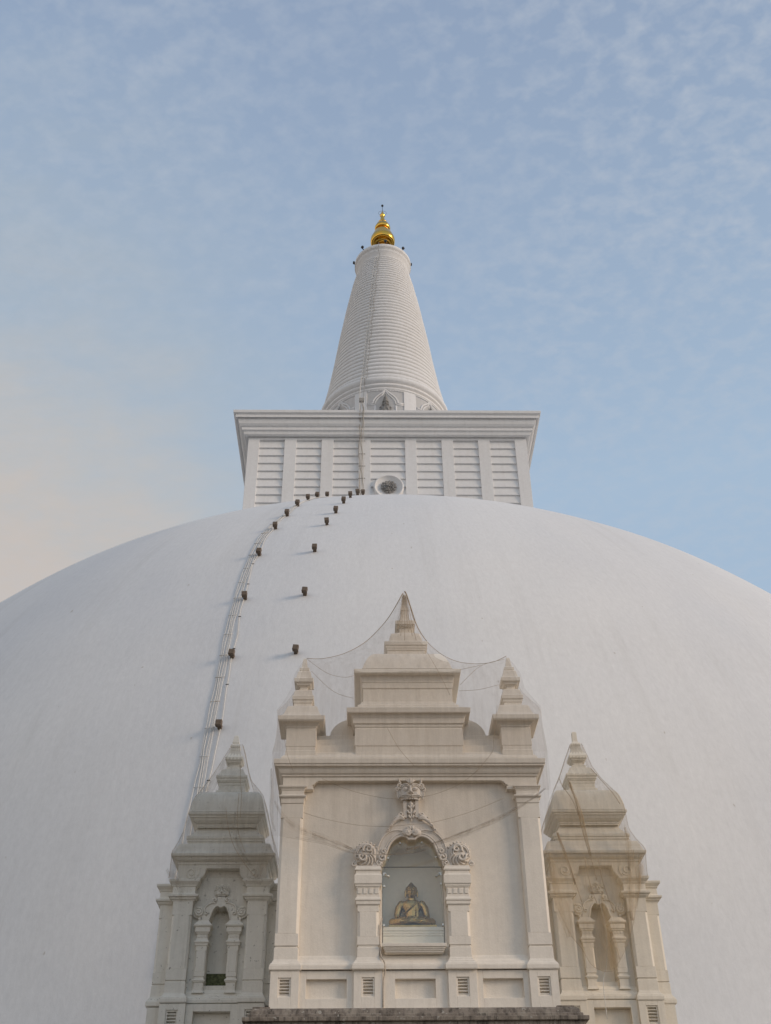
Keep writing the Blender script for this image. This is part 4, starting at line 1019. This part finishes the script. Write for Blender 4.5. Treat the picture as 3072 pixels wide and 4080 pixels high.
# ------------------------------------------------------------------ stone ledge under the central shrine
ped = empty('stone_ledge', (CX, 22.8, 0)); tag(ped, 'dark weathered moulded stone ledge under the central shrine', 'stone ledge')
def cs(lst): return [(h, h-1.75, z) for h, z in lst]
led = MB().loft(CX-.005, 22.95, [(3.12,1.32,5.82),(3.13,1.33,5.985),(3.185,1.39,5.99),(3.19,1.395,6.065),(3.10,1.31,6.07),(3.095,1.305,6.13),(3.06,1.27,6.135),(3.055,1.265,6.16),(3.04,1.25,6.20),(3.01,1.22,6.235),(2.97,1.18,6.25),(2.8,1.0,6.252)])
led.build('moulded_edge', M['stone'], ped, bevel=.012)
MB().loft(CX, 22.95, [(3.3,1.5,0.0),(3.3,1.5,.6),(3.1,1.3,.62),(3.1,1.3,5.80)]).build('retaining_wall', M['stone'], ped)
for x, a in ((-1.95,-.02),(3.72,.02)):
    mb = MB(); mb.box(x-.16, x+.16, 21.80, 21.98, 6.252, 6.285); tag(mb.build('loose_tile', M['stone']), ('flat broken tile lying on the ledge by the left plinth corner' if x < 0 else 'flat broken tile lying on the ledge by the right plinth corner'), 'tile', 'loose tiles on the stone ledge')
# ------------------------------------------------------------------ bird nets draped over the shrines
def rescale(pt, y0, y):
    """a point measured on the plane y0, carried along its sight line to depth y"""
    k = y/y0
    return Vector((pt[0]*k, y, 1.6+(pt[1]-1.6)*k))
def ppoly(pts, t):
    """point on a polyline at parameter 0..1 (by index)"""
    f = t*(len(pts)-1); i = min(int(f), len(pts)-2); u = f-i
    return pts[i]*(1-u)+pts[i+1]*u
def smooth(pts, n=4):
    out = []
    P = [pts[0]] + list(pts) + [pts[-1]]
    for i in range(1, len(P)-2):
        for k in range(n):
            t = k/n; a, b, c, d = P[i-1], P[i], P[i+1], P[i+2]
            out.append(.5*((2*b)+(c-a)*t+(2*a-5*b+4*c-d)*t*t+(3*b-a-3*c+d)*t*t*t))
    out.append(pts[-1]); return out
def wander(p, a, seed=0):
    return Vector((a*noise.noise(Vector((p.x*1.7+seed,p.z*1.3,p.y))), a*noise.noise(Vector((p.x*2.1,p.z*1.9+seed,3.1))), a*.6*noise.noise(Vector((p.z*1.5,p.x*1.1,seed+7)))))

net = empty('draped_net', (CX, 22.3, 16.0)); tag(net, 'large brownish net slung from the pinnacle over the central shrine', 'net')
capts = [(-1.41,14.05),(-1.06,14.04),(-.66,14.13),(-.35,14.27),(-.03,14.49),(.29,14.84),(.54,15.19),(.74,15.57),(.88,15.85),(.95,15.85),(1.07,15.4),(1.18,14.98),(1.33,14.65),(1.52,14.38),(1.79,14.13),(2.10,13.97),(2.42,13.91),(2.73,13.91),(3.01,13.97),(3.28,14.11)]
cat = []
for x, z in capts:
    k = 1-min(1, abs(x-.91)/2.35)
    cat.append(rescale((x,z), 22.6, 22.28+.62*k**1.5))
cat = smooth(cat, 4)
lsil = [(13.78,-1.44),(13.53,-1.52),(13.25,-1.64),(12.85,-1.68),(12.52,-1.82),(12.29,-1.96),(11.87,-1.93),(11.55,-1.95),(11.30,-2.0)]
rsil = [(13.9,3.27),(13.57,3.36),(13.27,3.48),(12.88,3.51),(12.63,3.64),(12.37,3.82),(11.98,3.81),(11.62,3.83),(11.30,3.85)]
def lerp_tab(tab, z):
    if z >= tab[0][0]: return tab[0][1]
    for (z0,x0),(z1,x1) in zip(tab, tab[1:]):
        if z1 <= z <= z0: return x1+(x0-x1)*(z-z1)/(z0-z1)
    return tab[-1][1]
def fy(z, ztop, ytop):
    tab = [(13.55,21.99),(12.62,21.735),(12.25,21.71),(11.30,21.67)]
    if z > 13.55: return 21.99+(ytop-21.99)*(z-13.55)/max(.01,ztop-13.55)
    return lerp_tab(tab, z)
rows = []
NV = 34
for j in range(NV+1):
    v = j/NV; row = []
    for i, t in enumerate(cat):
        s = i/(len(cat)-1); z = t.z+(11.30-t.z)*v
        xl, xr = lerp_tab(lsil, z), lerp_tab(rsil, z)
        w_ = min(1, v*1.6); x = t.x*(1-w_) + (xl+(xr-xl)*s)*w_
        p = Vector((x, fy(z, t.z, t.y), z)); p += wander(p, .03*math.sin(math.pi*v))
        row.append(p)
    rows.append(row)
MB().grid(rows).build('net_sheet', M['net_veil'], net, recalc=False)
# the part that hangs below the cornice and ends in a swag
swag = [(-1.95,9.52),(-1.72,9.50),(-1.33,9.45),(-.87,9.34),(-.32,9.17),(.33,9.09),(.89,9.15),(1.25,9.24),(1.61,9.37),(2.12,9.54),(2.63,9.76),(3.24,10.13),(3.59,10.43),(3.86,10.5)]
sw = smooth([Vector((x,21.80,z)) for x, z in swag], 5)
rows = []
for j in range(19):
    v = j/18; row = []
    for i in range(61):
        s = i/60; b = ppoly(sw, s); x = -2.0+5.85*s
        p = Vector((x*(1-v)+b.x*v, 21.67+.10*v+.03*math.sin(s*37+2*v)*v, 11.30+(b.z-11.30)*v**.95)); p += wander(p, .05*v)
        row.append(p)
    rows.append(row)
MB().grid(rows).build('net_sheet', M['net'], net, recalc=False)
last = rows[-1]
# thicker gathered folds at the hem
for k in range(3):
    a = last[6+2*k:40+3*k]
    MB().tube([p+Vector((0,-.01*k,  .018*k+.05*math.sin(i*.22+k)*(k*.3))) for i, p in enumerate(a)], .0018, n=5).build('hem_cord', M['rope'], net)
def ribbon(name, pts, w, mat, parent, n=4):
    """gathered strip of net along a line: layers of pleats that taper away at both ends"""
    pts = smooth(pts, 5); mb = MB()
    for lay, (kw, off) in enumerate(((1.0,0),(.72,.18),(.5,-.22),(.3,.08))):
        rows = []
        for i, p in enumerate(pts):
            u = i/(len(pts)-1); ww = w*kw*math.sin(math.pi*min(.985,.015+.97*u))**1.25*(1+.3*math.sin(u*7+lay*2))
            t = (pts[min(i+1,len(pts)-1)]-pts[max(0,i-1)]).normalized(); nrm = Vector((-t.z,0,t.x))
            rows.append([p + nrm*(off*w + ww*(-1+2*k/(n*2))) + Vector((0,.02*(-1)**k-.012*lay,0)) + wander(p, .03, k*.2+lay) for k in range(n*2+1)])
        mb.grid(rows)
    return mb.build(name, mat, parent, recalc=False)
ribbon('net_fold', [Vector((x,21.66,z)) for x, z in ((3.72,10.46),(3.40,10.22),(2.95,9.95),(2.4,9.70),(1.8,9.47),(1.3,9.30),(.8,9.18))], .055, M['net_fold'], net)
ribbon('net_fold', [Vector((x,21.66,z)) for x, z in ((-1.9,10.2),(-1.72,9.9),(-1.45,9.66),(-1.1,9.5),(-.75,9.38),(-.3,9.2))], .085, M['net_fold'], net)
ribbon('net_fold', [Vector((x,21.64,z)) for x, z in ((-2.0,10.9),(-1.97,10.4),(-1.95,9.9),(-1.85,9.56))], .05, M['net_fold'], net)
# side sheets running back along the shrine
for tab, s in ((lsil,-1),(rsil,1)):
    rows = []
    for z, x in tab:
        yf = fy(z, 13.9, 22.28)
        rows.append([Vector((x+s*.02*math.sin(k*1.3), yf+(24.1-yf)*k/6*max(.12,min(1,(13.9-z)/1.6)), z)) for k in range(7)])
    for z in (10.9,10.4,9.9,9.5):
        x = (-2.0 if s < 0 else 3.85)-s*.03*(11.3-z)
        rows.append([Vector((x+s*.03*math.sin(k*1.7+z), 21.68+2.3*k/6, z)) for k in range(7)])
    MB().grid(rows).build('net_sheet', M['net'], net, recalc=False)
# cords: the bound upper hem and the seams that show as thin lines
hem = [p+Vector((0,-.012,.004)) for p in cat]
MB().tube(hem[:33], [.006+.005*(i/32)**2 for i in range(33)], n=6).build('hem_cord', M['rope'], net)
MB().tube(hem[34:], [.018-.012*min(1,i/18) for i in range(len(hem)-34)], n=6).build('hem_cord', M['rope'], net)
ap = cat[34]
for k in range(7):
    x1 = .70+.09*k
    MB().tube(smooth([Vector((.885+.012*k, 22.86, 15.95)), Vector((.86+.03*k,22.62,15.5)), Vector((.80+.05*k,22.42,15.05)), Vector((x1,22.2,14.55-.12*(k%3)))],3), .005, n=5).build('net_pleat', M['rope'], net)
ribbon('net_fold', [Vector((.88,22.8,15.95)),Vector((.84,22.62,15.5)),Vector((.78,22.45,15.05)),Vector((.70,22.25,14.6))], .09, M['net_fold'], net)
seams = [[(-1.30,10.01),(-.88,9.88),(-.24,9.75),(.37,9.71),(.91,9.75),(1.38,9.80),(2.10,10.0),(2.89,10.32)],
 [(-.94,10.75),(-.43,10.52),(.05,10.38),(.56,10.30),(1.21,10.35),(1.65,10.48),(2.03,10.67),(2.47,11.02)],
 [(.45,11.9),(.70,11.41),(1.01,11.03)],[(1.35,13.79),(1.60,13.28),(1.84,12.69)],[(-1.34,13.58),(-.90,13.24),(-.52,13.13),(-.29,13.17)],[(-1.24,13.28),(-.74,12.78),(-.29,12.61)],
 [(2.08,12.94),(2.56,13.41),(3.10,13.58)],[(2.05,12.79),(2.48,12.82),(2.94,12.94)],[(2.10,13.32),(2.56,13.43)],[(-1.77,11.65),(-1.68,11.26),(-1.55,10.92)],[(2.87,12.44),(2.74,11.64),(2.68,11.33),(2.26,10.84)]]
for s in seams:
    P = []
    for x, z in s:
        P.append(rescale((x,z), 21.78, (fy(z,14.5,22.4) if z > 11.3 else 21.70)-.012))
    MB().tube(smooth(P,5), .0036, n=5).build('seam_cord', M['rope'], net)

def wing_net(cx, lab, prof_l, prof_r, mat, fold, dz=0.):
    nt_ = empty('draped_net', (cx, 24.9, 13.0)); tag(nt_, lab, 'net')
    rows = []
    zs_ = [13.05-(13.05-9.5)*i/40 for i in range(41)]
    ytab = [(13.05,25.12),(12.75,25.05),(12.5,24.98),(12.02,24.80),(11.62,24.52),(11.12,24.42),(10.6,24.40),(10.16,24.37),(9.5,24.33)]
    for z in zs_:
        yf = lerp_tab(ytab, z); zk = 1.6+(z-1.6)*24.8/yf
        xl, xr = lerp_tab(prof_l, zk)*yf/24.8, lerp_tab(prof_r, zk)*yf/24.8
        back = yf + min(1.5, .15+ (13.05-z)*.6); row = []
        for k in range(6): row.append(Vector((xl+.015*math.sin(k*2.2+z*3), back+(yf-back)*k/6, z)))
        for k in range(29):
            s = k/28; p = Vector((xl+(xr-xl)*s, yf+.015*math.sin(s*40+z), z)); row.append(p+wander(p,.02))
        for k in range(1,7): row.append(Vector((xr+.015*math.sin(k*2.2+z*3), yf+(back-yf)*k/6, z)))
        rows.append(row)
    MB().grid(rows).build('net_sheet', mat, nt_, recalc=False)
    for idx in (6, 34):
        MB().tube([r[idx]+Vector((0,-.01,0)) for r in rows], .004, n=5).build('hem_cord', M['rope'], nt_)
    return nt_, rows
pl = [(13.12,-3.19),(12.98,-3.26),(12.84,-3.31),(12.6,-3.43),(12.12,-3.66),(11.72,-3.93),(11.55,-4.06),(11.22,-4.16),(10.71,-4.24),(10.46,-4.34),(10.24,-4.47),(9.78,-4.45),(9.5,-4.47)]
pr = [(13.12,-3.09),(12.67,-2.95),(12.22,-2.84),(11.95,-2.74),(11.71,-2.53),(11.61,-2.45),(11.15,-2.31),(10.74,-2.22),(10.33,-2.09),(9.99,-1.99),(9.5,-1.97)]
n1, _ = wing_net(-3.235, 'grey-brown net wrapped over the shaded side shrine', pl, pr, M['net_wing'], M['net_fold'])
for P in (((-2.98,11.52,24.45),(-2.96,10.81,24.33),(-2.87,10.4,24.30),(-2.72,10.05,24.28)), ((-3.25,11.13,24.38),(-3.15,10.65,24.34),(-2.98,10.19,24.28),(-2.66,9.72,24.27),(-2.45,9.50,24.27)), ((-3.05,12.4,24.9),(-3.0,11.9,24.72),(-2.92,11.5,24.45),(-2.9,10.9,24.36))):
    MB().tube(smooth([Vector((x,y,z)) for x, z, y in P],4), .006, n=5).build('seam_cord', M['rope'], n1)
ribbon('net_fold', [Vector((-2.25,24.25,10.6)),Vector((-2.22,24.26,10.2)),Vector((-2.30,24.26,9.8)),Vector((-2.38,24.24,9.50)),Vector((-2.35,24.22,9.3))], .16, M['net_fold'], n1)
ribbon('net_fold', [Vector((-3.02,24.33,11.0)),Vector((-3.0,24.28,10.6)),Vector((-2.9,24.26,10.2)),Vector((-2.62,24.26,9.8)),Vector((-2.4,24.24,9.5))], .07, M['net_fold'], n1)
ribbon('net_fold', [Vector((-4.42,24.22,9.66)),Vector((-4.30,24.22,9.50)),Vector((-4.16,24.22,9.40)),Vector((-4.08,24.24,9.2)),Vector((-4.06,24.28,8.95))], .11, M['net_fold'], n1)

pl = [(13.0,5.03),(12.81,4.95),(12.49,4.82),(12.04,4.63),(11.73,4.46),(11.42,4.37),(10.96,4.18),(10.76,4.10),(10.38,4.02),(9.5,4.02)]
pr = [(13.0,5.17),(12.91,5.26),(12.59,5.38),(12.31,5.45),(12.03,5.62),(11.76,5.86),(11.62,5.99),(11.32,6.09),(10.76,6.13),(10.5,6.28),(10.31,6.45),(10.02,6.42),(9.5,6.38)]
n2, _ = wing_net(5.19, 'tan net hanging in long folds over the sunlit side shrine', pl, pr, M['net_wing'], M['net_tan_fold'])
# the loose belly of net hanging across the niche
top = [(4.05,9.9),(4.5,9.95),(5.0,9.9),(5.5,9.95),(6.0,9.9),(6.2,9.7)]
bot = [(4.15,9.0),(4.35,8.45),(4.62,8.0),(4.86,7.62),(5.1,7.52),(5.3,7.55),(5.62,8.03),(5.84,8.57),(6.0,9.0),(6.13,9.4)]
T_ = smooth([Vector((x,24.24,z)) for x, z in top],8); B_ = smooth([Vector((x,24.42,z)) for x, z in bot],6)
rows = []
for j in range(25):
    v = j/24; row = []
    for i in range(57):
        s = i/56; a, b = ppoly(T_, s), ppoly(B_, s); p = a+(b-a)*v
        p.y += .05*math.sin(s*46+1.5*math.sin(v*3))*v*(1-.3*v) - .06*math.sin(math.pi*v)
        row.append(p+wander(p,.04*v))
    rows.append(row)
MB().grid(rows).build('net_sheet', M['net_tan'], n2, recalc=False)
MB().tube([p+Vector((0,-.008,0)) for p in rows[-1]], .0035, n=5).build('hem_cord', M['rope'], n2)
def rb(pts, w, y0=24.2, y1=24.36):
    n = len(pts); ribbon('net_fold', [Vector((x, y0+(y1-y0)*i/(n-1), z)) for i, (x, z) in enumerate(pts)], w, M['net_tan_fold'], n2)
rb([(4.08,10.0),(4.12,9.62),(4.20,9.1),(4.30,8.6),(4.38,8.2)], .20)
rb([(5.16,9.0),(5.18,8.6),(5.22,8.2),(5.28,7.8),(5.30,7.56)], .20, 24.3, 24.4)
rb([(5.30,8.3),(5.36,8.0),(5.42,7.75)], .10, 24.36, 24.42)
rb([(6.0,10.05),(5.92,9.7),(5.84,9.2),(5.78,8.8),(5.80,8.55)], .12)
rb([(6.15,9.95),(6.1,9.6),(6.02,9.2),(5.92,8.8)], .10)
rb([(4.78,11.75),(4.87,11.33),(4.95,10.9),(5.0,10.4),(5.05,9.95)], .075, 24.42, 24.28)
rb([(5.92,10.62),(5.95,10.3),(5.92,10.0),(5.86,9.6)], .07, 24.33, 24.26)
rb([(4.36,10.5),(4.45,10.1),(4.55,9.7),(4.62,9.3)], .05, 24.33, 24.27)
for P in ([(4.77,11.76),(4.87,11.33),(4.92,10.71),(4.99,10.23),(5.06,9.77),(5.11,9.40)], [(4.34,10.55),(4.48,10.05),(4.60,9.49),(4.72,8.92)], [(5.44,12.3),(5.62,11.8),(5.78,11.45),(5.9,11.2)], [(4.6,12.0),(4.62,11.7),(4.8,11.3),(4.9,10.9)], [(5.2,9.9),(5.25,9.3),(5.4,8.7)], [(4.9,9.9),(4.95,9.3),(5.05,8.9)]):
    q = len(P); MB().tube(smooth([Vector((x, (24.9-.48*(12.3-z)/.7 if z > 11.6 else 24.40-.06*(11.6-z)) if z > 9.9 else 24.24, z)) for x, z in P],4), .007, n=5).build('seam_cord', M['rope'], n2)
MB().tube(smooth([Vector((5.13,24.33,8.98)),Vector((5.2,24.36,8.31)),Vector((5.15,24.45,7.7)),Vector((5.04,24.52,7.30)),Vector((5.03,24.52,6.6))],4), .008, n=5).build('seam_cord', M['cable'], n2)


# ------------------------------------------------------------------ camera
cam = bpy.data.cameras.new('camera'); co = bpy.data.objects.new('camera', cam); col.objects.link(co)
p, roll, yaw = R(36.5), R(.6), R(1.2)
fw = Vector((math.sin(yaw)*math.cos(p), math.cos(yaw)*math.cos(p), math.sin(p)))
rt = Vector((math.cos(yaw), -math.sin(yaw), 0)); up = rt.cross(fw)
Rr = rt*math.cos(roll) - up*math.sin(roll); Uu = up*math.cos(roll) + rt*math.sin(roll)
co.matrix_world = Matrix(((Rr.x,Uu.x,-fw.x,0),(Rr.y,Uu.y,-fw.y,0),(Rr.z,Uu.z,-fw.z,1.6),(0,0,0,1)))
cam.sensor_fit = 'HORIZONTAL'; cam.sensor_width = 36; cam.lens = 4347/3072*36
cam.clip_start = .1; cam.clip_end = 3000
scene.camera = co

# ------------------------------------------------------------------ light and sky
SUN = Vector((.885, -.35, .33)).normalized()
sl = bpy.data.lights.new('sun', 'SUN'); so = bpy.data.objects.new('sun', sl); col.objects.link(so)
sl.energy = 1.75; sl.angle = R(18); sl.color = (1.0,.77,.56)
so.rotation_euler = SUN.to_track_quat('Z','Y').to_euler(); so.location = (60,-20,60)
w = bpy.data.worlds.new('World'); scene.world = w; w.use_nodes = True
nt = w.node_tree; nodes = nt.nodes; L = nt.links
bg = nodes['Background']
sky = N(nodes, 'ShaderNodeTexSky'); sky.sky_type = 'NISHITA'; sky.sun_disc = False
sky.sun_elevation = math.asin(SUN.z); sky.sun_rotation = math.atan2(SUN.x, SUN.y)
sky.air_density = 1.2; sky.dust_density = 2.5; sky.altitude = 80
tc = N(nodes, 'ShaderNodeTexCoord'); sx = N(nodes, 'ShaderNodeSeparateXYZ'); L.new(tc.outputs['Generated'], sx.inputs[0])
def mth(op, a, b=None, c=None, clamp=False):
    n = N(nodes, 'ShaderNodeMath', operation=op); n.use_clamp = clamp
    for i, v in enumerate((a,b,c)):
        if v is None: continue
        if isinstance(v, (int,float)): n.inputs[i].default_value = v
        else: L.new(v, n.inputs[i])
    return n.outputs[0]
X, Y, Z = sx.outputs[0], sx.outputs[1], sx.outputs[2]
# high thin cloud sheet: direction projected onto a flat layer
den = mth('ADD', mth('MAXIMUM', Z, 0.0), .18)
cbn = N(nodes, 'ShaderNodeCombineXYZ'); L.new(mth('DIVIDE', X, den), cbn.inputs[0]); L.new(mth('DIVIDE', Y, den), cbn.inputs[1])
def cloud(scale, stretch, detail, rough, rot=0., dist=0.):
    mp = N(nodes, 'ShaderNodeMapping'); mp.inputs['Scale'].default_value = stretch; mp.inputs['Rotation'].default_value = (0,0,rot); L.new(cbn.outputs[0], mp.inputs['Vector'])
    n = N(nodes, 'ShaderNodeTexNoise', Scale=scale, Detail=detail, Roughness=rough, Distortion=dist); L.new(mp.outputs[0], n.inputs['Vector']); return n.outputs['Fac']
big = cloud(1.3, (1,.6,1), 5, .55, R(25), .4)
fine = cloud(42, (1,1.25,1), 3, .55, R(35), .15)
wisp = cloud(5.5, (.8,1.5,1), 7, .64, R(-30), .2)
# blue low on the right, greyer overhead, warm evening haze low on the left
hi = mth('MULTIPLY', mth('SUBTRACT', Z, .60), 3.6, None, True)
blue = N(nodes, 'ShaderNodeMixRGB'); L.new(hi, blue.inputs[0]); blue.inputs[1].default_value = (.385,.505,.65,1); blue.inputs[2].default_value = (.285,.37,.515,1)
warm = mth('ADD', mth('MULTIPLY', mth('SUBTRACT', .81, Z), 3.0), .14)
warm = mth('ADD', warm, mth('ADD', mth('MULTIPLY', mth('SUBTRACT', big, .5), 1.1), mth('MULTIPLY', mth('SUBTRACT', wisp, .5), .8)))
warm = mth('MULTIPLY', warm, mth('SMOOTH_MIN', mth('MULTIPLY', mth('SUBTRACT', .05, X), 4.5, None, True), 1.0, .1))
low = mth('MULTIPLY', mth('SUBTRACT', .42, Z), 2.6, None, True)          # hazy ring just above the horizon
wf = mth('MAXIMUM', mth('MULTIPLY', warm, .95, None, True), mth('MULTIPLY', low, .8))
rw = ramp(nodes, [(.0,(.36,.46,.585,1)),(.4,(.43,.485,.53,1)),(.75,(.52,.512,.50,1)),(1.0,(.575,.525,.49,1))])
L.new(wf, rw.inputs[0])
mw = N(nodes, 'ShaderNodeMixRGB'); L.new(mth('MULTIPLY', wf, 1.1, None, True), mw.inputs[0]); L.new(blue.outputs[0], mw.inputs[1]); L.new(rw.outputs[0], mw.inputs[2])
cl = mth('MULTIPLY', mth('ADD', mth('MULTIPLY', mth('SUBTRACT', fine, .42), 3.4), mth('MULTIPLY', mth('SUBTRACT', wisp, .47), 1.1), None, False), mth('ADD', mth('ADD', mth('MULTIPLY', mth('SUBTRACT', big, .5), 1.6), .42), mth('MULTIPLY', X, .8)), None, True)
mxc = N(nodes, 'ShaderNodeMixRGB'); L.new(mth('MULTIPLY', cl, mth('ADD', mth('MULTIPLY', hi, .60), .34)), mxc.inputs[0]); L.new(mw.outputs[0], mxc.inputs[1]); mxc.inputs[2].default_value = (.50,.55,.625,1)
bg2 = N(nodes, 'ShaderNodeBackground', Strength=1.08); L.new(mth('ADD', mth('MULTIPLY', low, 1.0), 1.07), bg2.inputs['Strength']); L.new(mxc.outputs[0], bg2.inputs['Color'])
L.new(sky.outputs[0], bg.inputs['Color']); bg.inputs['Strength'].default_value = .06
ms = N(nodes, 'ShaderNodeMixShader'); ms.inputs[0].default_value = .9
L.new(bg.outputs[0], ms.inputs[1]); L.new(bg2.outputs[0], ms.inputs[2]); L.new(ms.outputs[0], nodes['World Output'].inputs['Surface'])

vs = scene.view_settings; vs.view_transform = 'Standard'; vs.look = 'None'; vs.exposure = 0; vs.gamma = 1; vs.use_curve_mapping = False
scene.cycles.max_bounces = 8; scene.cycles.transparent_max_bounces = 24; scene.cycles.use_denoising = True
